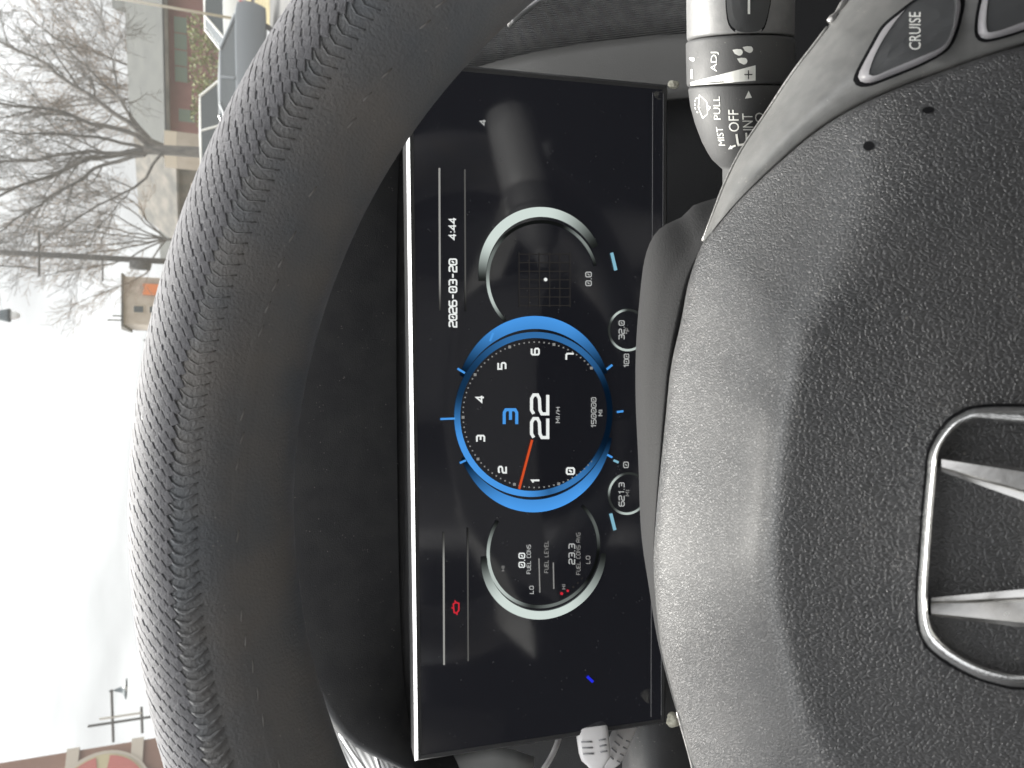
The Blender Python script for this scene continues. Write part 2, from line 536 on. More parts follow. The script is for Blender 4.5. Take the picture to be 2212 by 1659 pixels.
M['shrub'] = noise_color(mat('shrub', (0.11, 0.13, 0.045), 0.8), (0.06, 0.075, 0.028), (0.18, 0.19, 0.065), 3)
M['teal_board'] = mat('teal_board', (0.13, 0.24, 0.18), 0.6)

# ------------------------------------------------------------------ text and line drawing
GL = {
 '0': [[(0, .8), (0, 5.2), (.8, 6), (3.2, 6), (4, 5.2), (4, .8), (3.2, 0), (.8, 0), (0, .8)], [(1.3, 2), (2.7, 4)]],
 '1': [[(1, 4.8), (2.4, 6), (2.4, 0)]],
 '2': [[(0, 5.2), (.8, 6), (3.2, 6), (4, 5.2), (4, 3.8), (3.2, 3.1), (.8, 2.9), (0, 2.2), (0, 0), (4, 0)]],
 '3': [[(0, 6), (3.2, 6), (4, 5.2), (4, .8), (3.2, 0), (0, 0)], [(1.2, 3), (4, 3)]],
 '4': [[(2.9, 0), (2.9, 6), (0, 1.9), (4, 1.9)]],
 '5': [[(4, 6), (0, 6), (0, 3.3), (3.2, 3.3), (4, 2.6), (4, .8), (3.2, 0), (0, 0)]],
 '6': [[(4, 6), (.8, 6), (0, 5.2), (0, .8), (.8, 0), (3.2, 0), (4, .8), (4, 2.6), (3.2, 3.3), (0, 3.3)]],
 '7': [[(0, 6), (3.2, 6), (4, 5.2), (4, 0)]],
 '8': [[(.8, 0), (0, .8), (0, 5.2), (.8, 6), (3.2, 6), (4, 5.2), (4, .8), (3.2, 0), (.8, 0)], [(0, 3), (4, 3)]],
 '9': [[(4, 3), (.8, 3), (0, 3.8), (0, 5.2), (.8, 6), (3.2, 6), (4, 5.2), (4, .8), (3.2, 0), (0, 0)]],
 '-': [[(.6, 3), (3.4, 3)]], '.': [[(.2, 0), (.9, 0)]], ':': [[(.2, 1.4), (.9, 1.4)], [(.2, 4.6), (.9, 4.6)]],
 '/': [[(.3, 0), (2.7, 6)]], ' ': [],
 'A': [[(0, 0), (0, 5.2), (.8, 6), (3.2, 6), (4, 5.2), (4, 0)], [(0, 2.6), (4, 2.6)]],
 'C': [[(4, 6), (.8, 6), (0, 5.2), (0, .8), (.8, 0), (4, 0)]],
 'E': [[(4, 6), (0, 6), (0, 0), (4, 0)], [(0, 3), (3.2, 3)]],
 'F': [[(4, 6), (0, 6), (0, 0)], [(0, 3), (3.2, 3)]],
 'G': [[(4, 6), (.8, 6), (0, 5.2), (0, .8), (.8, 0), (4, 0), (4, 2.8), (2.2, 2.8)]],
 'H': [[(0, 0), (0, 6)], [(4, 0), (4, 6)], [(0, 3), (4, 3)]],
 'I': [[(.6, 0), (.6, 6)]],
 'L': [[(0, 6), (0, 0), (3.8, 0)]],
 'M': [[(0, 0), (0, 6), (2.2, 2.4), (4.4, 6), (4.4, 0)]],
 'N': [[(0, 0), (0, 6), (4, 0), (4, 6)]],
 'O': [[(0, .8), (0, 5.2), (.8, 6), (3.2, 6), (4, 5.2), (4, .8), (3.2, 0), (.8, 0), (0, .8)]],
 'S': [[(4, 6), (.8, 6), (0, 5.2), (0, 3.4), (4, 2.6), (4, .8), (3.2, 0), (0, 0)]],
 'U': [[(0, 6), (0, .8), (.8, 0), (3.2, 0), (4, .8), (4, 6)]],
 'V': [[(0, 6), (2, 0), (4, 6)]],
 'd': [[(.3, 4.6), (.3, 5.8), (1.4, 5.8), (1.4, 4.6), (.3, 4.6)]],
}
GW = {'.': 1.1, ':': 1.1, 'I': 1.2, '/': 3.0, ' ': 2.2, 'M': 4.4, '1': 2.9, 'd': 1.8}

def ribbon(poly, w):
    """mitred strip of width w along a 2D polyline"""
    p = [Vector(q) for q in poly]
    closed = (p[0] - p[-1]).length < 1e-6
    if closed:
        p = p[:-1]
    n = len(p)
    L, R = [], []
    for i in range(n):
        if closed:
            a, b = (p[i] - p[i - 1]).normalized(), (p[(i + 1) % n] - p[i]).normalized()
        else:
            a = (p[i] - p[i - 1]).normalized() if i > 0 else (p[1] - p[0]).normalized()
            b = (p[i + 1] - p[i]).normalized() if i < n - 1 else a
        t = (a + b)
        t = t.normalized() if t.length > 1e-6 else a
        nn = Vector((-t.y, t.x))
        k = w / 2 / max(0.45, abs(nn.dot(Vector((-a.y, a.x)))))
        L.append(p[i] + nn * k)
        R.append(p[i] - nn * k)
    V = L + R
    F = []
    for i in range(n if closed else n - 1):
        j = (i + 1) % n
        F.append((i, j, n + j, n + i))
    return V, F

def stroke_text(txt, px, py, h, w=None, weight=0.16, spacing=1.5):
    """square display lettering on the grid; baseline start px, py; reads towards smaller py, tops to smaller px"""
    adv = sum(GW.get(c, 4) for c in txt) + spacing * (len(txt) - 1)
    sy = h / 6.0
    sx = (w / adv) if w else sy * 0.82
    parts, x = [], 0.0
    for c in txt:
        for pl in GL[c]:
            parts.append(ribbon([(px - (q[1]) * sy, py - (x + q[0]) * sx) for q in pl], weight * h))
        x += GW.get(c, 4) + spacing
    return join(*parts)

def font_text(txt, px, py, h, w, dx=0.0):
    """plain sans lettering; dx slants the baseline: px shift from start to end"""
    c = D.curves.new('lettering', 'FONT')
    c.body = txt
    c.resolution_u = 3
    o = D.objects.new('lettering', c)
    COL.objects.link(o)
    dg = bpy.context.evaluated_depsgraph_get()
    dg.update()
    me = o.evaluated_get(dg).to_mesh()
    V = [v.co.copy() for v in me.vertices]
    F = [tuple(p.vertices) for p in me.polygons]
    o.evaluated_get(dg).to_mesh_clear()
    D.objects.remove(o)
    D.curves.remove(c)
    x0, x1 = min(v.x for v in V), max(v.x for v in V)
    y0, y1 = min(v.y for v in V), max(v.y for v in V)
    out = []
    for v in V:
        a, b = (v.x - x0) / (x1 - x0), (v.y - y0) / (y1 - y0)
        out.append(Vector((px - b * h + dx * a, py - a * w)))
    return out, F

def project(V, F, bvh, off):
    """lay a flat grid drawing onto a surface"""
    out, ok = [], []
    for q in V:
        d = ray_dir(q[0], q[1]).normalized()
        hit, nrm, _, _ = bvh.ray_cast(CAM, d)
        if hit is None:
            out.append(Vector((0, 0, 0)))
            ok.append(False)
        else:
            if nrm.dot(d) > 0:
                nrm = -nrm
            out.append(hit + nrm * off)
            ok.append(True)
    return out, [f for f in F if all(ok[i] for i in f)]

def grid_quad(c, nu, nv):
    """subdivided quad between four grid corners a b c d"""
    a, b, cc, d = [Vector(q) for q in c]
    V, F = [], []
    for i in range(nu + 1):
        for j in range(nv + 1):
            V.append(a.lerp(b, i / nu).lerp(d.lerp(cc, i / nu), j / nv))
    for i in range(nu):
        for j in range(nv):
            k = i * (nv + 1) + j
            F.append((k, k + 1, k + nv + 2, k + nv + 1))
    return V, F

# ------------------------------------------------------------------ the car around the camera
Z = CAM.z
car = thing('car_cabin', 'car cabin around the steering wheel, with the dusty windscreen in front', 'car', loc=(0.3, 0, Z - 0.9))
WX0, WX1 = -0.66, 1.12
ws = []
for i in range(9):
    t = i / 8
    row = []
    for j in range(13):
        s = j / 12
        x = WX0 + (WX1 - WX0) * s
        bow = 0.10 * (1 - (2 * s - 1) ** 2)
        y = 0.98 + (0.10 - 0.98) * t + bow - 0.06
        z = Z - 0.15 + 0.50 * t + 0.03 * math.sin(math.pi * t)
        row.append(Vector((x * (1 - 0.12 * t) + 0.02 * t, y, z)))
    ws.append(row)
v, f = loft(ws)
obj('windscreen', v, f, M['windscreen_glass'], car, smooth=True)
v, f = join(box((0.24, -0.82, Z + 0.375), 1.65, 1.8, 0.03))
obj('roof_lining', v, f, M['headliner'], car, bevel=0.01)
for sx, x in ((-1, -0.72), (1, 1.2)):
    v, f = box((x, -0.35, Z - 0.5), 0.08, 2.5, 0.78)
    obj('door_panel', v, f, M['cabin_dark'], car, bevel=0.02)
    a = Vector((x * 0.97 + 0.01, 0.96, Z - 0.2))
    b = Vector((x * 0.86 + 0.03, 0.08, Z + 0.36))
    v, f = tube([a, a.lerp(b, 0.5), b], [0.035, 0.03, 0.03], 8)
    obj('windscreen_pillar', v, f, M['headliner'], car, smooth=True)
    a = Vector((x * 0.98, -0.55, Z - 0.25))
    b = Vector((x * 0.88, -0.62, Z + 0.36))
    v, f = tube([a, b], [0.06, 0.05], 8)
    obj('door_pillar', v, f, M['headliner'], car, smooth=True)
v, f = box((0.24, -1.75, Z - 0.27), 1.8, 0.12, 1.2)
obj('rear_light_block', v, f, M['cabin_dark'], car, bevel=0.02)  # unseen; closed up in place of a rear window to darken the hub
v, f = box((0.24, -0.4, Z - 0.9), 1.9, 2.7, 0.06)
obj('cabin_floor', v, f, M['cabin_dark'], car)

seat = thing('driver_seat', 'grey fabric driver seat facing the steering wheel', 'car seat', loc=(-0.03, -0.75, Z - 0.87))  # unseen; added, with fabric lightened, for its reflection in the display
for nm, dx, wd0, dep, fwd_, zt in (('backrest', 0.0, 0.15, 0.06, 0.0, 0.62), ('bolster', -0.19, 0.055, 0.075, 0.05, 0.5), ('bolster', 0.19, 0.055, 0.075, 0.05, 0.5)):
    rows = []
    for k in range(13):
        t = k / 12
        zc = Z - 0.53 + zt * t
        yc = -0.52 - 0.2 * t * zt / 0.62 + fwd_ * math.sin(math.pi * min(1, 0.25 + 0.7 * t))
        e = math.sin(math.pi * min(max(0.06 + 0.88 * t, 0), 1)) ** 0.35
        rows.append([Vector((-0.03 + dx * (1 - 0.12 * t) + wd0 * e * math.copysign(abs(math.cos(a)) ** 0.6, math.cos(a)), yc + dep * e * math.sin(a), zc)) for a in [2 * math.pi * q / 24 for q in range(24)]])
    v, f = loft(rows, True, True)
    obj(nm, v, f, M['seat_fabric'] if dx == 0 else M['cabin_dark'], seat, smooth=True)
v, f = box((-0.03, -0.42, Z - 0.60), 0.5, 0.5, 0.14)
obj('cushion', v, f, M['seat_fabric'], seat, bevel=0.04)
v, f = box((-0.03, -0.76, Z + 0.21), 0.26, 0.09, 0.16)
obj('headrest', v, f, M['seat_fabric'], seat, bevel=0.035)
v, f = box((-0.03, -0.45, Z - 0.77), 0.4, 0.5, 0.2)
obj('seat_base', v, f, M['cabin_dark'], seat, bevel=0.02)

# ------------------------------------------------------------------ dashboard
dash = thing('dashboard', 'black dashboard with cluster hood and ribbed grey side trim behind the wheel', 'dashboard', loc=(0.2, 0.55, Z - 0.5))
v, f = [], []
rows = []
for y, z in ((0.42, -0.15), (0.50, -0.135), (0.7, -0.14), (1.02, -0.165), (1.02, -0.5), (0.5, -0.62)):
    rows.append([Vector((x, y, Z + z)) for x in (-0.7, -0.4, 0.0, 0.4, 0.8, 1.15)])
v, f = loft(rows)
obj('dash_top', v, f, M['dash_black'], dash, smooth=False)
# dark wall behind the display and column
wall = [[P(px, py, d) for py in (-500, -200, 100, 500, 900, 1300, 1600, 1750, 2100)] for px, d in ((840, 0.44), (1100, 0.425), (1400, 0.40), (1700, 0.37), (2100, 0.36), (2600, 0.36))]
v, f = loft(wall)
obj('lower_panel', v, f, M['dash_black'], dash, solid=0.004)
# hood over the display
lip = cr([(1080, 1750), (960, 1705), (859, 1658), (773, 1617), (732, 1582), (690, 1520), (630, 1410), (590, 1250), (575, 1000), (575, 700), (600, 450), (660, 280), (760, 190), (900, 165)], 60)
back = cr([(1010, 1690), (960, 1665), (925, 1640), (900, 1600), (884, 1560), (876, 1500), (868, 1420), (862, 1250), (858, 1000), (856, 700), (858, 450), (864, 330), (876, 250), (900, 200)], 60)
rows = []
for t, d in ((0.0, 0.352), (0.03, 0.349), (0.08, 0.350), (0.25, 0.355), (0.5, 0.362), (0.75, 0.37), (1.0, 0.378)):
    rows.append([P(a.x + (b.x - a.x) * t ** 0.9, a.y + (b.y - a.y) * t ** 0.9, d) for a, b in zip(lip, back)])
outer = []
for (ox, d, dz) in ((-8, 0.358, 0), (-12, 0.40, -0.004), (-12, 0.52, -0.05)):
    outer.append([P(a.x + ox * sstep(0, 12, i), a.y, 0.352) + (FWD * (d - 0.352)).project(Vector((0, 1, 0))) + Vector((0, 0, dz)) for i, a in enumerate(lip)])
v, f = loft(list(reversed(outer)) + rows)
obj('cluster_hood', v, f, M['hood_plastic'], dash, smooth=True)
v, f = grid_quad(((850, 1700), (850, 150), (920, 150), (920, 1700)), 20, 4)
obj('hood_back', [P(q.x, q.y, 0.382) for q in v], f, M['hood_plastic'], dash)

# right side trim: ribbed panel above, smooth panel below
line = cr([(1000, 165), (1056, 144), (1175, 113), (1294, 92), (1400, 79), (1443, 75), (1500, 70), (1580, 64)], 40)
rows = []
for k in range(9):
    t = k / 8
    rows.append([P(a.x + (50 - 40 * (a.x - 1000) / 500) * 0 * t, a.y - 330 * t, 0.41 - 0.03 * t - 0.03 * (a.x - 1000) / 500) for a in line])
v, f = loft(rows)
obj('ribbed_trim', v, f, M['dash_ribbed'], dash, smooth=True, solid=0.003)
rows = []
for k in range(7):
    t = k / 6
    rows.append([P(a.x, a.y + 3 + 140 * t, 0.408 - 0.028 * (a.x - 1000) / 500 + 0.004 - 0.004 * math.sin(min(t * 4, 1) * math.pi / 2)) for a in line])
v, f = loft(rows)
obj('smooth_trim', v, f, M['dash_smooth'], dash, smooth=True, solid=0.003)
v, f = loft([[P(a.x, a.y, a.z) for a in cr([(1100, 60, 0.385), (1150, 22, 0.38), (1200, -6, 0.375), (1300, -40, 0.36)], 12)],
             [P(a.x, a.y, a.z) for a in cr([(1090, 20, 0.385), (1125, -6, 0.38), (1170, -34, 0.375), (1270, -70, 0.36)], 12)]])
obj('silver_strip', v, f, M['silver'], dash, smooth=True, solid=-0.002)
# left side trim
v, f = loft([[P(q[0], q[1], q[2]) for q in r] for r in (
    [(690, 1560, 0.50), (740, 1580, 0.49), (800, 1600, 0.47), (870, 1630, 0.45)],
    [(700, 1640, 0.46), (750, 1660, 0.45), (810, 1680, 0.43), (880, 1700, 0.41)],
    [(720, 1740, 0.43), (770, 1760, 0.42), (830, 1780, 0.40), (900, 1800, 0.38)])])
obj('pale_ribbed_trim', v, f, M['pale_ribbed'], dash, smooth=True, solid=0.003)
v, f = tube([P(q[0], q[1], q[2]) for q in cr([(735, 1585, 0.43), (760, 1625, 0.42), (790, 1665, 0.41), (830, 1720, 0.40)], 10)], 0.0012, 8)
obj('silver_strip', v, f, M['silver'], dash, smooth=True)
v, f = tube([P(q[0], q[1], q[2]) for q in cr([(812, 1628, 0.415), (820, 1660, 0.41), (835, 1700, 0.40)], 8)], 0.0011, 8)
obj('silver_strip', v, f, M['silver'], dash, smooth=True)
rows = []
for k in range(7):
    t = k / 6
    rows.append([P(px, py + 160 * t, 0.40 - 0.07 * t) for px, py in ((905, 1640), (985, 1632), (1063, 1622), (1110, 1632), (1149, 1646))])
v, f = loft(rows)
obj('side_panel', v, f, M['side_grey'], dash, smooth=True, solid=0.003)
rows = []
for py in (1420, 1500, 1570, 1610, 1660, 1720):
    rows.append([P(px, py, d) for px, d in ((1355, 0.402), (1372, 0.393), (1390, 0.384), (1406, 0.379), (1425, 0.378), (1450, 0.381), (1490, 0.39), (1540, 0.40))])
v, f = loft(rows)
obj('column_panel', v, f, M['hood_plastic'], dash, smooth=True, solid=0.003)

# ------------------------------------------------------------------ digital instrument display
cam_to_world = lambda p: CAM + RIGHT * p[0] + UP * p[1] + FWD * p[2]
s_tl, s_tr, s_br, s_bl = [cam_to_world(p) for p in ((-0.1709, 0.0435, 0.3328), (0.1387, 0.0456, 0.3173), (0.1424, -0.0741, 0.3497), (-0.1672, -0.0762, 0.3652))]
sc = (s_tl + s_tr + s_br + s_bl) / 4
sx = (s_tr - s_tl).normalized()
sn = sx.cross((s_tl - s_bl)).normalized()          # towards the camera
if sn.dot(CAM - sc) < 0:
    sn = -sn
sy = sn.cross(sx).normalized()
SM = Matrix.Translation(sc) @ Matrix((sx, sy, sn)).transposed().to_4x4()
disp = thing('instrument_display', 'wide black digital instrument display with blue rev counter, behind the wheel rim', 'display', mat=SM)
FRAMES[disp.name] = SM
SMI = SM.inverted()
def S(px, py, off=0.0):
    """grid position onto the display face, as display-local point"""
    d = ray_dir(px, py)
    t = (sc - CAM).dot(sn) / d.dot(sn)
    p = SMI @ (CAM + d * t)
    return Vector((p.x, p.y, off))
HW, HH = 0.155, 0.062
def frect(ins, z):
    return [Vector((-HW + ins, -HH + ins, z)), Vector((HW - ins, -HH + ins, z)), Vector((HW - ins, HH - ins, z)), Vector((-HW + ins, HH - ins, z))]
v, f = loft([frect(0.0, -0.014), frect(0.0, -0.0016), frect(0.0013, 0.0), frect(0.0030, -0.0002)], True, False)
f.append((3, 2, 1, 0))
fr = obj('bezel', v, f, [M['bezel'], M['bezel_top_glint']], disp, local=True)
for p in fr.data.polygons:
    c = p.center
    if p.normal.y > 0.3 and c.z > -0.003 and c.y > HH - 0.002:
        p.material_index = 1
v = frect(0.0028, -0.0004)
obj('screen', v, [(0, 1, 2, 3)], M['screen_black'], disp, local=True)
v, f = join(*[([Vector((x0, y0, 0.0001)), Vector((x1, y0, 0.0001)), Vector((x1, y1, 0.0001)), Vector((x0, y1, 0.0001))], [(0, 1, 2, 3)])
              for x0, x1, y0, y1 in ((-0.150, 0.150, -HH + 0.0082, -HH + 0.0086), (-0.150, 0.150, -HH + 0.0028, -HH + 0.0031))])
obj('bezel_line', v, f, M['grey_plastic'], disp, local=True)

def lit(name, V, F, m, parent=None, off=0.0002, label=None):
    return obj(name, [S(q[0], q[1], off) for q in V], F, M[m], parent or disp, local=True, label=label)

def arc(name, cpx, cpy, r0, r1, a0, a1, colf, parent=None, n=90, off=0.0002, cross=3):
    """band on the display face; angle 0 = upright right, counter-clockwise; r0 r1 colf are functions of angle in degrees"""
    c = S(cpx, cpy)
    u = (S(cpx, cpy - 100) - S(cpx, cpy + 100)).length / 200   # metres per grid unit
    rows, cols = [], []
    for i in range(n + 1):
        a = a0 + (a1 - a0) * i / n
        ca, sa = math.cos(math.radians(a)), math.sin(math.radians(a))
        row = []
        for j in range(cross + 1):
            r = (r0(a) + (r1(a) - r0(a)) * j / cross) * u
            row.append(Vector((c.x + r * ca, c.y + r * sa, off)))
            cols.append(colf(a, j / cross))
        rows.append(row)
    v, f = loft(rows)
    return obj(name, v, f, M['lit_gradient'], parent or disp, local=True, cols=cols)

def fade(a, a0, a1, w):
    return sstep(a0, a0 + w, a) * (1 - sstep(a1 - w, a1, a))

BL = Vector((0.07, 0.32, 0.80))
TC = (1157, 896)
tach = arc('rev_counter', TC[0], TC[1], lambda a: 165, lambda a: 178, -90, 270,
           lambda a, t: BL * (0.10 + 0.9 * max(fade(a, 72, 205, 38), 0.55 * fade(a, 170, 245, 35), fade(a, -75, 60, 45) * 0.4)) * (1 - 0.75 * max(1 - sstep(-75, -50, a), sstep(225, 250, a))))
tach['label'] = 'round blue rev counter with white numbers and red needle'
for a0, a1, k in ((-62, 62, 1.0), (118, 252, 1.08)):
    mid = (a0 + a1) / 2
    arc('glow_arc', TC[0], TC[1], lambda a: 178.5 + 6 * math.cos(math.radians((a - mid) * 1.4)) ** 2,
        lambda a: 185 + 27 * max(0, math.cos(math.radians((a - mid) * 1.3))) ** 1.3, a0, a1,
        lambda a, t: BL * k * (0.02 + 0.98 * fade(a, a0, a1, 46)) * (0.8 + 0.2 * t), tach)
for px0, py0, px1, py1 in ((951, 905, 983, 904), (957, 1009, 972, 1020) , (993, 1000, 1006, 994), (1069, 737, 1074, 722), (1058, 737, 1065, 719), (988, 796, 1004, 806), (1310, 798, 1322, 788), (1332, 890, 1346, 888), (1311, 982, 1322, 988), (1250, 1055, 1256, 1064)):
    if (px0, py0) in ((957, 1009), (1069, 737)):
        continue
    lit('tick', *ribbon([(px0, py0), (px1, py1)], 4.5), 'lit_blue', tach, 0.0004)
dots = []
for k in range(72):
    a = math.radians(-50 + 280 * k / 71)
    r = 157
    q = (TC[0] - r * math.sin(a), TC[1] - r * math.cos(a))
    w = 1.5 if k % 9 else 3.0
    dots.append(([Vector((q[0] - w, q[1] - w)), Vector((q[0] + w, q[1] - w)), Vector((q[0] + w, q[1] + w)), Vector((q[0] - w, q[1] + w))], [(0, 1, 2, 3)]))
lit('dot_scale', *join(*dots), 'lit_dim', tach)
for c, px, py in (('0', 1240, 1024), ('1', 1165, 1045), ('2', 1093, 1021), ('3', 1046, 954), ('4', 1045, 868), ('5', 1092, 797), ('6', 1164, 766), ('7', 1239, 777)):
    lit('numeral', *stroke_text(c, px, py, 16, 13 if c != '1' else 9, 0.23), 'lit_white', tach)
lit('gear_number', *stroke_text('3', 1116, 916, 27, 31, 0.24), 'lit_blue', tach)
lit('speed_number', *stroke_text('22', 1183, 945, 35, 92, 0.19, 1.0), 'lit_white', tach)
lit('speed_unit', *stroke_text('MI/H', 1209, 913, 8, 33, 0.2), 'lit_soft', tach)
lit('odometer', *stroke_text('150000', 1287, 925, 9.5, 66, 0.17, 1.2), 'lit_soft', tach)
lit('odometer_unit', *stroke_text('MI', 1301, 898, 8, 13, 0.2), 'lit_soft', tach)
lit('needle', *ribbon([(1149, 950), (1121, 1056)], 5.0), 'lit_orange', tach, 0.0004)

WH = Vector((0.60, 0.68, 0.64))
gr = arc('position_gauge', 1174, 604, lambda a: 121, lambda a: 128, -75, 136,
         lambda a, t: WH * (0.01 + 0.85 * fade(a, 80, 136, 26) + 0.35 * fade(a, -75, -20, 25) + 0.25 * fade(a, 40, 110, 30)))
gr['label'] = 'white ring gauge with faint grid at the right of the rev counter'
arc('glow_arc', 1176, 604, lambda a: 130 + 5 * math.cos(math.radians(a - 12)) ** 2, lambda a: 136 + 20 * max(0, math.cos(math.radians((a - 14) * 0.9))) ** 0.7, -58, 92,
    lambda a, t: WH * (0.02 + 1.05 * sstep(-58, 0, a) * (1 - sstep(55, 92, a))), gr)
for k in range(7):
    o = k * 18.5 - 55
    lit('grid_line', *ribbon([(1120, 604 + o), (1232, 604 + o)], 1.6), 'lit_faint', gr)
for k in range(6):
    o = k * 22 - 55
    lit('grid_line', *ribbon([(1176 + o, 545), (1176 + o, 664)], 1.6), 'lit_faint', gr, 0.0003)
lit('grid_dot', [Vector((1178 + 4 * math.cos(a), 604 + 4 * math.sin(a))) for a in [k * math.pi / 4 for k in range(8)]], [tuple(range(8))], 'lit_white', gr, 0.0005)
lit('gauge_number', *stroke_text('0.0', 1277, 617, 12, 29, 0.18, 1.2), 'lit_soft', gr)

gl = arc('fuel_gauge', 1176, 1187, lambda a: 120, lambda a: 127, 56, 316,
         lambda a, t: WH * (0.008 + 0.8 * fade(a, 56, 170, 40) + 0.25 * fade(a, 160, 235, 30) + 0.16 * fade(a, 262, 316, 22)))
gl['label'] = 'white ring fuel gauge at the left of the rev counter'
arc('glow_arc', 1178, 1187, lambda a: 128 + 5 * math.cos(math.radians(a - 180)) ** 2, lambda a: 134 + 17 * max(0, math.cos(math.radians((a - 176) * 0.9))) ** 0.7, 92, 262,
    lambda a, t: WH * (0.02 + 1.05 * sstep(92, 140, a) * (1 - sstep(195, 262, a))), gl)
lit('gauge_number', *stroke_text('0.0', 1133, 1225, 12, 30, 0.2, 1.2), 'lit_white', gl)
lit('gauge_text', *stroke_text('FUEL CONS', 1146, 1239, 8, 62, 0.17), 'lit_soft', gl)
lit('gauge_text', *stroke_text('FUEL LEVEL', 1184, 1237, 8, 69, 0.16), 'lit_dim', gl)
lit('gauge_number', *stroke_text('23.3', 1241, 1218, 12, 43, 0.18, 1.2), 'lit_soft', gl)
lit('gauge_text', *stroke_text('FUEL CONS AVG', 1253, 1241, 8, 90, 0.15), 'lit_dim', gl)
lit('gauge_text', *stroke_text('HI', 1090, 1233, 7, 11, 0.2), 'lit_dim', gl)
lit('gauge_text', *stroke_text('LO', 1152, 1282, 8, 16, 0.2), 'lit_soft', gl)
lit('gauge_text', *stroke_text('HI', 1221, 1272, 7, 10, 0.2), 'lit_dim', gl)
lit('gauge_text', *stroke_text('LO', 1274, 1217, 8, 16, 0.2), 'lit_dim', gl)
lit('level_bar', *ribbon([(1164, 1206), (1166, 1280)], 2.6), 'lit_dim', gl)
lit('level_bar', *ribbon([(1195, 1215), (1196, 1272)], 2.6), 'lit_dim', gl)
for k, (px, py) in enumerate(((1213, 1282), (1226, 1276), (1238, 1268), (1248, 1259), (1257, 1249))):
    r = 3.4 - 0.45 * k
    lit('level_dot', [Vector((px + r * math.cos(a), py + r * math.sin(a))) for a in [q * math.pi / 4 for q in range(8)]], [tuple(range(8))], 'lit_red' if k < 2 else 'lit_faint', gl)
for nm, cy_, num, unit, rot in (('temperature_readout', 713, '32.0', 'dF', 0), ('range_readout', 1066, '621.3', 'MI', 1)):
    g = arc(nm, 1356, cy_, lambda a: 41, lambda a: 46, 0, 360,
            lambda a, t: WH * (0.05 + (0.8 * max(fade(a, 0, 70, 30), fade(a, 110, 240, 45)))) if rot == 0 else WH * (0.05 + 0.8 * max(fade(a, 10, 100, 40), fade(a, 130, 240, 45))), n=60)
    g['label'] = 'small round white readout at the lower edge of the display'
    lit('readout_number', *stroke_text(num, 1348, cy_ + (20 if rot == 0 else 27), 11, 40 if rot == 0 else 50, 0.18, 1.2), 'lit_soft', g)
    lit('readout_unit', *stroke_text(unit, 1359, cy_ + (8 if rot == 0 else 5), 7.5, 13, 0.2), 'lit_dim', g)
lit('scale_number', *stroke_text('100', 1358, 795, 10, 30, 0.18, 1.0), 'lit_soft')
lit('scale_number', *stroke_text('0', 1357, 1010, 10, 12, 0.18), 'lit_soft')
lit('scale_mark', *ribbon([(1325, 994), (1336, 999)], 5), 'lit_sky')
lit('date_text', *stroke_text('2026-03-20', 986, 706, 15.5, 146, 0.22, 1.0), 'lit_white')
lit('time_text', *stroke_text('4:44', 985, 517, 14.5, 46, 0.2, 1.0), 'lit_white')
for x, y0, y1, mm, w in ((949, 363, 670, 'lit_dim', 4.0), (1004, 366, 672, 'lit_faint', 3.2), (958, 1150, 1436, 'lit_dim', 4.0), (1010, 1140, 1428, 'lit_faint', 3.2)):
    rows, cols = [], []
    V, F = [], []
    for i in range(21):
        py = y0 + (y1 - y0) * i / 20
        V += [S(x - w / 2 - 0.004 * (y0 - py), py, 0.0002), S(x + w / 2 - 0.004 * (y0 - py), py, 0.0002)]
        end = sstep(0, 0.25, 1 - i / 20) if y0 < 900 else sstep(0, 0.25, i / 20)
        b = (0.32 if mm == 'lit_dim' else 0.10) * (0.12 + 0.88 * end)
        cols += [Vector((1, 1, 0.95)) * b] * 2
    F = [(2 * i, 2 * i + 1, 2 * i + 3, 2 * i + 2) for i in range(20)]
    obj('divider_line', V, F, M['lit_gradient'], disp, local=True, cols=cols)
lit('marker_bar', *ribbon([(1321, 546), (1330, 584)], 7), 'lit_sky')
lit('marker_bar', *ribbon([(1319, 1109), (1328, 1145)], 7), 'lit_sky')
lit('blue_dash', *ribbon([(1268, 1461), (1281, 1473)], 6), 'lit_deep')
lit('small_mark', *stroke_text('4', 1049, 270, 12, 11, 0.2), 'lit_soft')
eng = [ribbon([(981, 1323), (979, 1305), (984, 1301), (991, 1303), (991, 1318), (986, 1324), (981, 1323)], 3.2), ribbon([(979, 1313), (975, 1313)], 3), ribbon([(985, 1301), (982, 1297)], 3), ribbon([(987, 1324), (987, 1328)], 3)]
lit('engine_warning', *join(*eng), 'lit_red')

# putty at the lower corners of the display
def blob(name, c, r, label, seed, stretch=(1, 1, 1)):
    rnd = random.Random(seed)
    bm = bmesh.new()
    bmesh.ops.create_icosphere(bm, subdivisions=3, radius=r)
    ph = [rnd.uniform(0, 6) for _ in range(6)]
    for q in bm.verts:
        n = q.co.normalized()
        k = 1 + 0.25 * math.sin(2.4 * n.x + ph[0]) * math.sin(2.1 * n.y + ph[1]) + 0.12 * math.sin(3.3 * n.z + ph[2]) + 0.05 * math.sin(9 * n.x + 7 * n.y + ph[3])
        q.co = Vector((n.x * stretch[0], n.y * stretch[1], n.z * stretch[2])) * r * k
    me = D.meshes.new(name)
    bm.to_mesh(me)
    bm.free()
    me.materials.append(M['putty'])
    me.polygons.foreach_set('use_smooth', [True] * len(me.polygons))
    o = D.objects.new(name, me)
    COL.objects.link(o)
    o.location = c
    return tag(o, label, 'putty')
blob('putty_blob', P(1452, 1556, 0.352), 0.0034, 'lump of pale putty at the lower left corner of the display', 3, (0.9, 0.9, 1.1))
blob('putty_blob', P(1455, 184, 0.343), 0.0021, 'crumb of white putty at the lower right corner of the display, beside the stalk', 5)

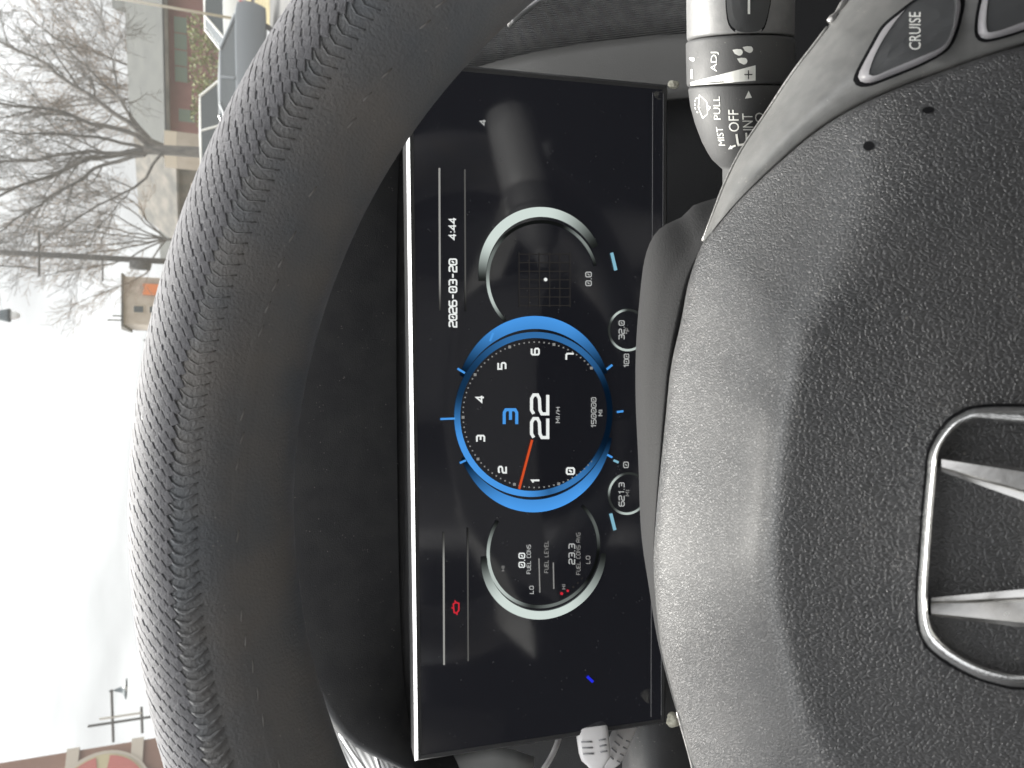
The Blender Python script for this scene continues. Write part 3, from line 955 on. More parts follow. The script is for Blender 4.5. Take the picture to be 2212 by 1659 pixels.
# white cable and plugs at the left of the display
v, f = tube([P(*q) for q in cr([(1215, 1570, 0.385), (1208, 1592, 0.378), (1200, 1615, 0.37), (1188, 1640, 0.365), (1172, 1665, 0.36), (1150, 1700, 0.36), (1120, 1760, 0.37)], 24)], 0.0014, 8)
tag(obj('cable', v, f, M['white_plastic'], None, smooth=True), 'thin white cable hanging beside the left edge of the display', 'cable')

def plug(name, label, a, b, tw, th, mbody, nrib):
    """tapered connector from a (wide end) to b (cable end)"""
    ax = (b - a)
    L = ax.length
    t = ax.normalized()
    side = t.cross(FWD).normalized()
    front = side.cross(t).normalized()
    if front.dot(FWD) > 0:
        front = -front
    root = thing(name, label, 'plug', loc=a)
    rows = []
    for s, k in ((0, 0.9), (0.02, 1.0), (0.55, 0.98), (0.72, 0.88), (0.82, 0.62), (0.9, 0.45), (1.0, 0.4)):
        row = []
        for q in range(20):
            an = 2 * math.pi * q / 20
            cx_, sy_ = math.cos(an), math.sin(an)
            e = 0.5
            row.append(a + t * L * s + side * (math.copysign(abs(cx_) ** e, cx_) * tw * k) + front * (math.copysign(abs(sy_) ** e, sy_) * th * k))
        rows.append(row)
    v, f = loft(rows, True, True)
    obj('plug_body', v, f, mbody, root, smooth=True, bevel=0)
    for i in range(nrib):
        c = a + t * L * (0.30 + 0.13 * i) + front * (th * 1.0)
        v, f = tube([c - side * tw * 0.75, c - side * tw * 0.1 + t * L * 0.02], 0.0004, 6)
        obj('grip_rib', v, f, M['grey_plastic'], root, smooth=True)
        v, f = tube([c + side * tw * 0.3 + t * L * 0.01, c + side * tw * 0.75], 0.0004, 6)
        obj('grip_rib', v, f, M['grey_plastic'], root, smooth=True)
    v, f = tube([b - t * 0.002, b + t * 0.03, b + t * 0.06 + Vector((0, 0, -0.03))], 0.0016, 8)
    obj('plug_cord', v, f, mbody, root, smooth=True)
    return root
plug('cable_plug', 'white ribbed cable plug at the left end of the display, the nearer one', P(1277, 1570, 0.358), P(1291, 1668, 0.350), 0.0078, 0.0045, M['white_plastic'], 3)
plug('cable_plug', 'white ribbed cable plug behind the nearer plug, left of the display', P(1356, 1560, 0.372), P(1306, 1672, 0.362), 0.0048, 0.0042, M['white_plastic'], 4)

# ------------------------------------------------------------------ steering wheel
TILT = 0.25
wc = cam_to_world((-0.0319, -0.0889, 0.1498))
wN = (UP * math.sin(TILT) - FWD).normalized()
wR = RIGHT.copy()
wU = wN.cross(wR).normalized()
WM = Matrix.Translation(wc) @ Matrix((wR, wU, wN)).transposed().to_4x4()
wheel = thing('steering_wheel', 'black leather steering wheel with woven rim cover and chrome letter emblem', 'steering wheel', mat=WM)
FRAMES[wheel.name] = WM
RM, RT = 0.1704, 0.0196

def rim_pt(th, ph, r=RT):
    """th: angle round the wheel from the top, clockwise; ph: angle round the tube, 0 outward, 90 towards the driver"""
    q = RM + r * math.cos(ph)
    return Vector((q * math.sin(th), q * math.cos(th), r * math.sin(ph)))

rows = []
for i in range(241):
    th = 2 * math.pi * i / 240
    rows.append([rim_pt(th, 2 * math.pi * k / 40, RT * (1 + 0.004 * math.sin(9 * th + k))) for k in range(40)])
v, f = loft(rows, True)
obj('rim', v, f, M['leather_rim'], wheel, smooth=True, local=True)

# woven band: slanted leather pads in running bond
V, F = [], []
rnd = random.Random(4)
W0, W1 = math.radians(-35) * RT, math.radians(94) * RT
S1 = 0.24
PS, PWD = 0.0030, 0.00168
av = Vector((math.cos(math.radians(34)), -math.sin(math.radians(34)))) * 0.0031
bv = Vector((0.42, 0.91)) * 0.00190
nj = int((W1 - W0) / PWD)
for j in range(nj + 1):
    for i in range(int(-S1 / PS), int(S1 / PS) + 1):
        s = (i + 0.5 * (j % 2)) * PS + rnd.uniform(-0.09, 0.09) * PS
        w = W1 - j * PWD + rnd.uniform(-0.10, 0.10) * PWD
        base = len(V)
        hi = 0.00011 + rnd.uniform(-0.00004, 0.00006)
        for ring, (k, h) in enumerate(((0.50, 0.0), (0.485, hi * 0.7), (0.40, hi))):
            for (u, q) in ((-1, -1), (1, -1), (1, 1), (-1, 1)):
                g_ = Vector((s, w)) + av * (u * k) + bv * (q * k)
                wv = 0.75 + 0.35 * math.sin(37 * s + 210 * w) + 0.25 * math.sin(91 * s)
                lift = h * 0.8 + ((0.00004 * (1 + u) + 0.000018 * (1 - q)) * wv if ring else 0.0)
                V.append(rim_pt(g_.x / RM, g_.y / RT, RT + 0.0001 + lift))
        for ring in range(2):
            for k in range(4):
                F.append((base + ring * 4 + k, base + ring * 4 + (k + 1) % 4, base + ring * 4 + 4 + (k + 1) % 4, base + ring * 4 + 4 + k))
        F.append((base + 8, base + 9, base + 10, base + 11))
v, f = loft([[rim_pt(-1.42 + 2.84 * i / 200, W0 / RT + (W1 / RT - W0 / RT) * k / 16, RT + 0.00006) for i in range(201)] for k in range(17)])
obj('weave_backing', v, f, M['weave'], wheel, smooth=True, local=True)
obj('woven_band', V, F, M['weave'], wheel, smooth=False, local=True, kind='stuff')

# chevron gathers beside the weave, then the sewn seam
V, F = [], []
k = 0
s = -0.235
while s < 0.235:
    ks = (1 - sstep(-0.10, 0.06, s)) * rnd.uniform(0.6, 1.1) + 0.05
    h = 0.0002 * ks
    pts = [rim_pt((s + e) / RM, math.radians(p), RT + z) for p, e, z in ((96, 0.0016, -0.0001), (100, 0.0006, h), (105, 0.0, h * 1.15), (110, 0.0007, h), (115, 0.0016, -0.0001))]
    v, f = tube(pts, [0.0002, 0.0002 + 0.00035 * ks, 0.0002 + 0.00045 * ks, 0.0002 + 0.00035 * ks, 0.0002], 6)
    V, F = join((V, F), (v, f))
    s += 0.0027
obj('gathered_edge', V, F, M['leather_rim'], wheel, smooth=True, local=True, kind='stuff')
V, F = [], []
s = -0.235
while s < 0.235:
    a = math.radians(139 + rnd.uniform(-1, 1))
    v, f = tube([rim_pt(s / RM, a, RT - 0.0001), rim_pt((s + 0.0017) / RM, a + 0.015, RT + 0.0004), rim_pt((s + 0.0034) / RM, a + 0.03, RT - 0.0001)], 0.00022, 6)
    if rnd.random() < 0.6:
        V, F = join((V, F), (v, f))
    s += 0.0062 + rnd.uniform(-0.0008, 0.0015)
obj('stitching', V, F, M['thread'], wheel, smooth=True, local=True, kind='stuff')
# seam ridge
v, f = loft([[rim_pt(t, math.radians(p), RT + z) for t in [(-1.45 + 2.9 * i / 160) for i in range(161)]] for p, z in ((135, -0.0001), (138, 0.00018), (140.5, 0.00002), (143, 0.0002), (147, -0.0001))])
obj('seam', v, f, M['leather_rim'], wheel, smooth=True, local=True)

# airbag cover: flat driver-side face, rolling away to the top edge
FACE_H = 0.008
def face_depth(px, py, h=FACE_H):
    d = ray_dir(px, py)
    return (wc + wN * h - CAM).dot(wN) / d.dot(wN)
HC = Vector((2230, 1185))
OUT = [(1520, 522, .030, .36), (1490, 600, .033, .36), (1470, 700, .036, .36), (1450, 790, .038, .36), (1438, 900, .040, .36), (1428, 1000, .040, .36), (1417, 1120, .040, .36),
       (1412, 1230, .040, .36), (1425, 1380, .040, .36), (1446, 1470, .040, .36), (1470, 1560, .040, .36), (1500, 1659, .038, .36), (1545, 1760, .034, .36), (1640, 1880, .026, .33), (1800, 1960, .016, .3),
       (2000, 2050, .01, .3), (2300, 2120, .008, .3), (2700, 2000, .02, .3), (2900, 1700, .03, .3), (2960, 1200, .03, .3), (2900, 700, .03, .3), (2700, 300, .02, .3), (2480, 60, .008, .25),
       (2212, 99, .0035, .2), (1995, 170, .0055, .24), (1888, 213, .008, .26), (1817, 249, .011, .28), (1746, 298, .0155, .36), (1675, 359, .020, .36), (1604, 426, .025, .36), (1553, 484, .028, .36)]
outl = cr([(a, b, c * 1000, w * 100) for a, b, c, w in OUT], 260, True)
rows = []
us = [0.0, 0.006, 0.015, 0.03, 0.05, 0.075, 0.10, 0.13, 0.16, 0.185, 0.205, 0.225, 0.245, 0.265, 0.285, 0.305, 0.325, 0.345, 0.37, 0.40, 0.43, 0.48, 0.56, 0.66, 0.78, 0.9, 0.97]
def hub_row(u):
    dr = []
    for o in outl:
        x = min(u / (o[3] / 100), 1)
        dr.append(o[2] / 1000 * (math.sqrt(max(0.0, 1 - x) ** 2.75 + 0.010) - 0.1) * 1.06)
    k = int(u * 75)                       # ease the corner at the spoke tip as the surface leaves the edge
    n_ = len(dr)
    if k > 0:
        dr = [sum(dr[(i + j) % n_] * (k + 1 - abs(j)) for j in range(-k, k + 1)) / (k + 1) ** 2 for i in range(n_)]
    out = []
    for o, d in zip(outl, dr):
        q = Vector((o[0], o[1])).lerp(HC, u)
        out.append(P(q.x, q.y, face_depth(q.x, q.y) + d + 0.0012 * max(0, 1 - u / 0.008) - 0.004 * sstep(0.15, 0.9, u)))
    return out
back = []
for o in outl:
    q = Vector((o[0], o[1])).lerp(HC, 0.012)
    back.append(P(q.x, q.y, face_depth(q.x, q.y) + o[2] / 1000 + 0.012))
rows.append(back)
for u in us:
    rows.append(hub_row(u))
v, f = loft(rows, True)
n = len(outl)
f.append(tuple(range((len(rows) - 1) * n, len(rows) * n)))
hub = obj('airbag_cover', v, f, M['leather_hub'], wheel, smooth=True)
hub_bvh = bvh_of(hub)

# shell behind the cover
c1 = cr([(1546, 500), (1500, 585), (1474, 690), (1453, 790), (1441, 900), (1431, 1000), (1420, 1120), (1415, 1230), (1428, 1380), (1449, 1470), (1474, 1560), (1504, 1659), (1550, 1760)], 80)
c0 = cr([(1549, 427), (1495, 445), (1477, 466), (1430, 490), (1406, 520), (1391, 567), (1382, 642), (1374, 745), (1373, 860), (1379, 1000), (1385, 1150), (1402, 1270), (1420, 1380), (1442, 1470), (1468, 1560), (1499, 1659), (1545, 1760)], 80)
rows = []
for t, e in ((0.0, 0.0), (0.06, -0.0015), (0.14, -0.001), (0.3, 0.0012), (0.5, 0.0032), (0.7, 0.0058), (0.88, 0.009), (0.96, 0.012), (1.0, 0.016)):
    rows.append([P(a.x + (b.x - a.x) * t, a.y + (b.y - a.y) * t, face_depth(a.x, a.y) + 0.042 + e) for a, b in zip(c1, c0)])
rows.insert(0, [P(a.x + 14, a.y, face_depth(a.x, a.y) + 0.047) for a in c1])
rows.append([P(b.x + 6, b.y + 2, face_depth(b.x, b.y) + 0.075) for b in c0])
rows.append([P(b.x + 130, b.y + 20, face_depth(b.x, b.y) + 0.100) for b in c0])
v, f = loft(rows)
obj('hub_shell', v, f, M['leather_rear'], wheel, smooth=True)

# right spoke: satin trim with its buttons
line1 = cr([(1518, 521), (1543, 455), (1568, 391), (1604, 320), (1654, 245), (1710, 160), (1767, 85), (1831, 0), (1900, -100), (1950, -230), (1980, -420)], 90)
line2 = cr([(1521, 522), (1560, 474), (1604, 426), (1675, 359), (1746, 298), (1817, 249), (1888, 213), (1995, 170), (2212, 99), (2420, 20), (2620, -200)], 90)
D2 = [(0, .029), (.08, .0265), (.16, .023), (.25, .0175), (.33, .013), (.42, .009), (.5, .0065), (.62, .005), (1.0, .004)]
def spoke_pt(i, t, extra=0.0):
    a, b = line1[i], line2[i]
    q = a.lerp(b, t)
    s = i / 89
    edge = 0.004 + 0.014 * sstep(0.02, 0.35, s)
    dd = lut(s, D2) * (1.0 + 0.10 * (1 - t)) + edge * (1 - min(t / 0.75, 1)) ** 2.2 + 0.0015 * max(0, t - 0.96) / 0.04
    return P(q.x, q.y, face_depth(q.x, q.y) + dd + extra)
rows = [[spoke_pt(i, 0.04, 0.03) for i in range(90)], [spoke_pt(i, 0.0, 0.006) for i in range(90)]]
for t in (0.0, 0.02, 0.05, 0.1, 0.16, 0.23, 0.31, 0.4, 0.5, 0.6, 0.7, 0.8, 0.9, 0.96, 1.0):
    rows.append([spoke_pt(i, t) for i in range(90)])
rows.append([spoke_pt(i, 1.0, 0.006) for i in range(90)])
v, f = loft(rows)
spoke = obj('spoke_trim', v, f, M['trim_plastic'], wheel, smooth=True)
sp_bvh = bvh_of(spoke)
pts = [spoke_pt(i, 0.0, -0.0002) for i in range(0, 46)]
v, f = tube(pts, 0.00038, 8)
obj('spoke_edge', v, f, M['trim_edge'], wheel, smooth=True)
pts, rr = [], []
for i in range(46, 76):
    pts.append(spoke_pt(i, -0.008, -0.0002))
    rr.append(0.0008 + rnd.uniform(-0.0003, 0.00025))
v, f = tube(pts, rr, 8)
obj('worn_edge', v, f, M['trim_edge'], wheel, smooth=True)
pts = [P(q.x, q.y, face_depth(q.x, q.y) + 0.0395) for q in cr([(1464, 1538), (1476, 1580), (1490, 1630), (1502, 1675), (1530, 1740)], 16)]
v, f = tube(pts, 0.0005, 8)
obj('spoke_edge', v, f, M['trim_edge'], wheel, smooth=True)
# left spoke (outside the picture, mirrored from the right one)
Minv = WM.inverted()
mir = []
for q in spoke.data.vertices:
    mir.append(Vector((-q.co.x, q.co.y, q.co.z)))
obj('spoke_trim', mir, [tuple(reversed(p.vertices)) for p in spoke.data.polygons], M['trim_plastic'], wheel, smooth=True, local=True)
v, f = join(box((0, 0, 0), 0.05, 0.11, 0.02))
obj('lower_spoke', [WM @ (q + Vector((0, -0.115, -0.006))) for q in v], f, M['trim_plastic'], wheel, bevel=0.006)

def button(name, gap, top, label, text=None, lift=0.0022):
    """key on a flat black sheet painted as its shaded gap; outlines on the grid"""
    gp = cr(gap, 60, True)
    c = sum(gp, Vector((0, 0))) / len(gp)
    base = [c + (q - c) * 1.0 for q in gp]
    # flat black sheet on the trim, standing in for the shaded gap
    rowsg = [[c + (q - c) * k for q in base] for k in (1.02, 0.8, 0.5, 0.2)]
    vv, ff = loft(rowsg, True)
    ff.append(tuple(range(3 * 60, 4 * 60)))
    V2, F2 = project(vv, ff, sp_bvh, 0.00022)
    root = obj(name, V2, F2, M['black_gap'], wheel, smooth=False, label=label)
    tp = cr(top, 60, True)
    foot = [c + (q - c) * 0.94 for q in gp]
    def at(q, off):
        d = ray_dir(q.x, q.y).normalized()
        hit, nr, _, _ = sp_bvh.ray_cast(CAM, d)
        if hit is None:
            hit = P(q.x, q.y, face_depth(q.x, q.y) + 0.006)
        return hit - d * off
    r0 = [at(q, 0.0003) for q in foot]
    r1 = [at(a.lerp(b, 0.25), lift * 0.75) for a, b in zip(foot, tp)]
    r2 = [at(a.lerp(b, 0.7), lift) for a, b in zip(foot, tp)]
    r3 = [at(b, lift * 1.05) for b in tp]
    v, f = loft([r0, r1, r2, r3], True)
    obj('key_side', v, f, M['button_side_lit'], root, smooth=True)
    ct = sum(tp, Vector((0, 0))) / 60
    rows = [[at(ct + (q - ct) * k, lift * 1.05 - 0.00025 * (k < 0.99)) for q in tp] for k in (1.0, 0.96, 0.6, 0.25)]
    v, f = loft(rows, True)
    f.append(tuple(range(180, 240)))
    fo = obj('key_face', v, f, M['button_face'], root, smooth=False)
    if text:
        fb = bvh_of(fo)
        V3, F3 = project(*font_text(*text), fb, 0.00012)
        obj('lettering', V3, F3, M['print_white'], root)
    return root

button('cruise_button',
       [(1846, 172), (1855, 148), (1880, 102), (1905, 59), (1939, 29), (1978, 0), (2025, -28), (2065, -30), (2082, 0), (2076, 42), (2062, 85), (2041, 113), (1990, 141), (1922, 169), (1880, 184), (1856, 184)],
       [(1877, 161), (1880, 145), (1894, 110), (1922, 63), (1956, 20), (1990, -4), (2025, -18), (2055, -18), (2066, 0), (2064, 40), (2056, 72), (2037, 100), (1985, 124), (1925, 149), (1892, 163)],
       'dark grey cruise key', ('CRUISE', 1989, 108, 25, 81))
button('spoke_button',
       [(2108, 78), (2108, 40), (2116, 0), (2130, -60), (2200, -90), (2300, -70), (2310, 0), (2280, 40), (2212, 68), (2160, 84), (2126, 90)],
       [(2131, 62), (2134, 0), (2146, -46), (2200, -70), (2290, -56), (2296, -4), (2270, 24), (2212, 47), (2150, 68)],
       'dark grey key at the right of the cruise key')

# two small dark spots on the cover
for px, py, a, b in ((2005, 239, 13, 7), (1877, 316, 12, 10)):
    an = [2 * math.pi * k / 20 for k in range(20)]
    vv = [Vector((px + a * math.cos(t) - 3 * math.sin(t), py - b * math.sin(t) - 3 * math.cos(t))) for t in an] + [Vector((px, py))]
    V2, F2 = project(vv, [(k, (k + 1) % 20, 20) for k in range(20)], hub_bvh, 0.0002)
    obj('dark_spot', V2, F2, M['black_gap'], wheel)

# chrome emblem
eo = cr([(2001, 1031), (2009, 972), (2042, 918), (2075, 893), (2113, 881), (2212, 879), (2380, 893), (2450, 930), (2478, 1000), (2478, 1100), (2474, 1290), (2462, 1390), (2420, 1450), (2350, 1480), (2212, 1485), (2149, 1475), (2090, 1454), (2030, 1418), (2000, 1389), (1985, 1350), (1982, 1284), (1990, 1160)], 160, True)
ei = cr([(2026, 1031), (2032, 972), (2065, 927), (2104, 909), (2130, 908), (2212, 917), (2360, 926), (2420, 955), (2446, 1010), (2448, 1100), (2444, 1290), (2434, 1370), (2400, 1420), (2340, 1446), (2212, 1455), (2155, 1446), (2104, 1428), (2056, 1400), (2028, 1374), (2012, 1344), (2008, 1284), (2015, 1160)], 160, True)
def on_hub(q, off):
    d = ray_dir(q[0], q[1]).normalized()
    hit, nr, _, _ = hub_bvh.ray_cast(CAM, d)
    return (hit if hit else P(q[0], q[1], face_depth(q[0], q[1]))) - d * off
rows = []
for k, h in ((-0.03, 0.0001), (0.0, 0.0006), (0.10, 0.0012), (0.35, 0.0020), (0.60, 0.0027), (0.70, 0.0027), (0.95, 0.0013), (1.0, 0.0001)):
    rows.append([on_hub(a.lerp(b, k), h) for a, b in zip(eo, ei)])
v, f = loft(rows, True)
emb = obj('emblem', v, f, M['chrome_worn'], wheel, smooth=True, label='chrome framed letter H emblem')
v, f = loft([[on_hub((Vector((2225, 1185)) + (q - Vector((2225, 1185))) * k), 0.00012) for q in eo] for k in (1.02, 0.98)], True)
obj('emblem_surround', v, f, M['black_gap'], emb, smooth=True)
def bar(rowsdef):
    """rowsdef: list of (px, [(py, height)...])"""
    return loft([[P(px, py, face_depth(px, py) - 0.0039) - ray_dir(px, py).normalized() * (h if h > 0.0002 else -0.0008) for py, h in r] for px, r in rowsdef])
# strokes of the letter: narrow bevel, groove, broad face, bevel
def stroke(px_list, ya, yb, lean=0.0):
    rows = []
    px_list = [px_list[0] + (px_list[-1] - px_list[0]) * k / 90 for k in range(91)]
    for px in px_list:
        t = (px - 2010) / 200
        a, b = ya(t), yb(t)
        prof = [(0.0, 0.0001), (0.02, 0.0016), (0.22, 0.0024), (0.27, 0.0020), (0.34, 0.0027 + lean), (0.86, 0.0030 - lean * 0.6), (0.98, 0.0016), (1.0, 0.0001)]
        rows.append((px, [(a + (b - a) * k, h) for k, h in prof]))
    rows.insert(0, (px_list[0] - 3, [(q[0], 0.0001) for q in rows[0][1]]))
    return bar(rows)
v, f = stroke([2012, 2060, 2110, 2160, 2212, 2300, 2400, 2446], lambda t: 1291 - 20 * t, lambda t: 1330 + 27 * t, 0.0009)
obj('letter_stroke', v, f, M['chrome'], emb, smooth=False)
v, f = stroke([2034, 2060, 2110, 2160, 2212, 2300, 2400, 2446], lambda t: 1018 + 72 * (t - 0.1) if t < 1.1 else 1090 - 40 * (t - 1.1), lambda t: 985 + 24 * t)
obj('letter_stroke', v, f, M['chrome'], emb, smooth=False)
v, f = bar([(2255, [(1085, .0001), (1180, .0001), (1280, .0001)]), (2260, [(1085, .0024), (1180, .0024), (1280, .0024)]), (2330, [(1085, .0028), (1180, .0028), (1280, .0028)]), (2336, [(1085, .0001), (1180, .0001), (1280, .0001)])])
obj('letter_bar', v, f, M['chrome'], emb, smooth=False)

# ------------------------------------------------------------------ wiper stalk
AXL = 0.34
AXD = (RIGHT - FWD * AXL).normalized()
AX2 = AXD.cross(UP).normalized()
def axp(py):
    k = (CY - py) / FPX
    return P(1598, py, 0.235 * (1 + AXL * 0.401) / (1 + AXL * k))
stalk = thing('wiper_stalk', 'grey wiper control stalk with white lettering, right of the column', 'stalk', loc=tuple(axp(300)))
def revolve(prof, sides=64):
    rows = []
    for py, r in prof:
        c = axp(py)
        rows.append([c + (UP * math.cos(2 * math.pi * k / sides) + AX2 * math.sin(2 * math.pi * k / sides)) * r for k in range(sides)])
    return loft(rows, True, True)
v, f = revolve([(-330, 0.0150), (-200, 0.0158), (0, 0.0160), (80, 0.0161), (84, 0.0159), (86, 0.0150)])
tip = obj('stalk_tip', v, f, M['stalk'], stalk, smooth=True)
v, f = revolve([(88, 0.0150), (89, 0.0160), (92, 0.01640), (96, 0.01645), (178, 0.01645), (184, 0.0163), (187, 0.0157), (188, 0.0150)])
ring = obj('turn_ring', v, f, M['stalk_dark'], stalk, smooth=True)
v, f = revolve([(189, 0.0150), (190, 0.0158), (194, 0.0160), (230, 0.0154), (266, 0.0141), (306, 0.0120), (330, 0.0102), (345, 0.0088), (358, 0.0068), (366, 0.0055), (430, 0.0055)])
arm = obj('stalk_arm', v, f, M['stalk_dark'], stalk, smooth=True)
b_tip, b_ring, b_arm = bvh_of(tip), bvh_of(ring), bvh_of(arm)
def decal(name, VF, bvh, parent, m='print_white', off=0.00012):
    V2, F2 = project(VF[0], VF[1], bvh, off)
    return obj(name, V2, F2, M[m], parent)
pad = [(1567, 0), (1569, 30), (1574, 54), (1586, 68), (1605, 74), (1632, 73), (1648, 66), (1656, 48), (1662, 20), (1665, 0), (1664, -60), (1566, -60)]
pc = cr(pad, 48, True)
cc = sum(pc, Vector((0, 0))) / 48
for nm, ks, m_, off in (('tip_gap_shade', (1.0, 0.7, 0.35, 0.1), 'black_gap', 0.0001), ('tip_key', (0.93, 0.7, 0.35, 0.1), 'button_face', 0.0005)):  # first one: flat black decal painted as the shaded gap round the key
    vv, ff = loft([[cc + (q - cc) * k for q in pc] for k in ks], True)
    ff.append(tuple(range(144, 192)))
    decal(nm, (vv, ff), b_tip, tip, m_, off)
decal('tip_mark', grid_quad(((1614.5, 31), (1619.5, 31), (1619.5, -60), (1614.5, -60)), 1, 8), b_tip, tip, off=0.0007)
decal('wedge_mark', grid_quad(((1492, 178), (1632, 141), (1632, 174), (1492, 184)), 24, 2), b_ring, ring)
decal('plus_mark', join(grid_quad(((1608, 160), (1625, 160), (1625, 162.5), (1608, 162.5)), 4, 1)), b_ring, ring, 'print_black', 0.0002)
decal('plus_mark', join(grid_quad(((1615.3, 152), (1617.7, 152), (1617.7, 171), (1615.3, 171)), 1, 3)), b_ring, ring, 'print_black', 0.00028)
decal('minus_mark', grid_quad(((1493, 150), (1496.5, 150), (1496.5, 170), (1493, 170)), 2, 3), b_ring, ring)
decal('lettering', font_text('ADJ', 1553, 155, 17, 43), b_ring, ring)
def drop(px, py, r, el=1.0):
    pts = [Vector((px - r * 1.25, py - r * 0.55)), Vector((px - r * 0.3, py - r * 0.75 * el))] + [Vector((px + 0.25 * r + r * 0.85 * math.cos(a), py + r * 0.8 * math.sin(a))) for a in [math.radians(-60 + 30 * k) for k in range(6)]] + [Vector((px - r * 0.7, py + 0.35 * r))]
    return pts, [tuple(range(len(pts)))]
for px, py, r in ((1594, 113, 9.5), (1616, 107, 9.5), (1604, 132, 9.5)):
    decal('drop_mark', drop(px, py, r), b_ring, ring)
decal('drop_mark', drop(1495.5, 128, 5.5), b_ring, ring)
decal('arrow_mark', ([Vector((1617, 196)), Vector((1609, 213)), Vector((1624, 211))], [(0, 1, 2)]), b_arm, arm)
decal('lettering', font_text('PULL', 1557, 258, 14, 50, -2), b_arm, arm)
decal('lettering', font_text('MIST', 1567, 314, 14, 40, -6), b_arm, arm)
decal('lettering', font_text('OFF', 1597, 284, 22, 47, -2), b_arm, arm)
decal('lettering', font_text('INT', 1627, 281, 22, 36, -2), b_arm, arm)
decal('lettering', font_text('LO', 1652, 279, 20, 36, -2), b_arm, arm)
zz = lambda x, y: ((2650 + x / 2.37) * 0.5486, (y / 2.37) * 0.5486)
ic = [[(250, 888), (318, 950), (326, 1062), (280, 1102), (240, 1000), (250, 888)], [(238, 1002), (345, 1012)], [(326, 985), (352, 1000), (330, 1030)], [(215, 920), (232, 912)], [(208, 950), (212, 932)], [(208, 985), (207, 965)], [(215, 1020), (209, 1000)], [(236, 1052), (224, 1040)]]
for pl in ic:
    decal('wiper_symbol', ribbon([zz(*q) for q in pl], 1.7), b_arm, arm)
for pl, w in (([(592, 1250), (604, 1330), (612, 1352), (664, 1344)], 4.6), ([(682, 1238), (688, 1330)], 4.2), ([(585, 1356), (545, 1372)], 4.0)):
    decal('guide_line', ribbon([zz(*q) for q in pl], w), b_arm, arm)
decal('arrow_mark', ([Vector(zz(514, 1392)), Vector(zz(556, 1388)), Vector(zz(540, 1352))], [(0, 1, 2)]), b_arm, arm)

# ------------------------------------------------------------------ outside: ground
v, f = [], []
g = [Vector((x, y, 0)) for y in (-300, 0, 300, 900) for x in (-600, -100, 100, 600)]
f = [(i * 4 + j, i * 4 + j + 1, i * 4 + j + 5, i * 4 + j + 4) for i in range(3) for j in range(3)]
o = obj('ground', g, f, M['asphalt'])
o['kind'] = 'structure'
o['label'] = 'grey asphalt of the car park outside'
v = [Vector(q) for q in ((4, 22, 0.004), (40, 22, 0.004), (40, 30, 0.004), (4, 30, 0.004))]
o = obj('grass_strip', v, [(0, 1, 2, 3)], M['dry_grass'])
o['kind'] = 'structure'
o['label'] = 'strip of dry tan grass beside the car park'
v = [Vector(q) for q in ((3, 32, 0.006), (60, 32, 0.006), (60, 90, 0.006), (-10, 90, 0.006), (-10, 46, 0.006), (3, 46, 0.006))]
o = obj('lawn', v, [tuple(range(6))], M['dry_grass'])
o['kind'] = 'structure'
o['label'] = 'dry lawn in front of the red building'

# ------------------------------------------------------------------ buildings
def prism(a, b, depth, z0, z1):
    """box standing on the line a-b (xy), going back by depth"""
    a, b = Vector((a[0], a[1], 0)), Vector((b[0], b[1], 0))
    t = (b - a).normalized()
    n = Vector((-t.y, t.x, 0))
    c = [a, b, b + n * depth, a + n * depth]
    vs = [q + Vector((0, 0, z0)) for q in c] + [q + Vector((0, 0, z1)) for q in c]
    return vs, [(3, 2, 1, 0), (4, 5, 6, 7), (0, 1, 5, 4), (1, 2, 6, 5), (2, 3, 7, 6), (3, 0, 4, 7)]

def gable(a, b, depth, z1, z2, over=0.4, hip=0.0):
    a, b = Vector((a[0], a[1], 0)), Vector((b[0], b[1], 0))
    t = (b - a).normalized()
    n = Vector((-t.y, t.x, 0))
    a2, b2 = a - t * over - n * over, b + t * over - n * over
    dd = depth + 2 * over
    lo = [a2, b2, b2 + n * dd, a2 + n * dd]
    vs = [q + Vector((0, 0, z1)) for q in lo] + [q + Vector((0, 0, z1 + 0.18)) for q in lo]
    r0, r1 = a2 + n * dd / 2 + t * hip + Vector((0, 0, z2)), b2 + n * dd / 2 - t * hip + Vector((0, 0, z2))
    vs += [r0, r1]
    return vs, [(3, 2, 1, 0), (0, 1, 5, 4), (2, 3, 7, 6), (4, 5, 9, 8), (6, 7, 8, 9), (5, 1, 2, 6, 9), (7, 3, 0, 4, 8)]

def panel(a, b, s0, s1, z0, z1, out=0.05):
    """flat block on the front of the wall a-b between s0, s1 (metres along)"""
    a, b = Vector((a[0], a[1], 0)), Vector((b[0], b[1], 0))
    t = (b - a).normalized()
    n = Vector((-t.y, t.x, 0))
    p0, p1 = a + t * s0 - n * out, a + t * s1 - n * out
    return prism((p0.x, p0.y), (p1.x, p1.y), out + 0.02, z0, z1)

def xy(px, py, d):
    q = P(px, py, d)
    return (q.x, q.y)
# long red building with a grey-green roof
a, b = xy(460, 300, 41), xy(460, -60, 38)
A, B = Vector(a), Vector(b)
Lr = (B - A).length
red = thing('red_building', 'long low red building with grey-green roof behind the bare tree', 'building', loc=(a[0], a[1], 0))
obj('wall', *prism(a, b, 9, 0, 3.75), M['red_siding'], red)
obj('roof', *gable(a, b, 9, 3.7, 6.0, 0.5), M['grey_roof'], red)
zb = 2.3
for s0, s1, z0, z1, mm in ((0.7, 1.4, 2.4, 3.2, 'green_pane'), (2.7, 5.9, 2.75, 3.35, 'green_pane')):
    fr = obj('window', *panel(a, b, s0 - 0.08, s1 + 0.08, z0 - 0.08, z1 + 0.08, 0.05), M['red_siding'], red)
    n = max(1, round((s1 - s0) / 0.8))
    for k in range(n):
        obj('pane', *panel(a, b, s0 + (s1 - s0) * k / n + 0.03, s0 + (s1 - s0) * (k + 1) / n - 0.03, z0, z1, 0.08), M[mm], fr)
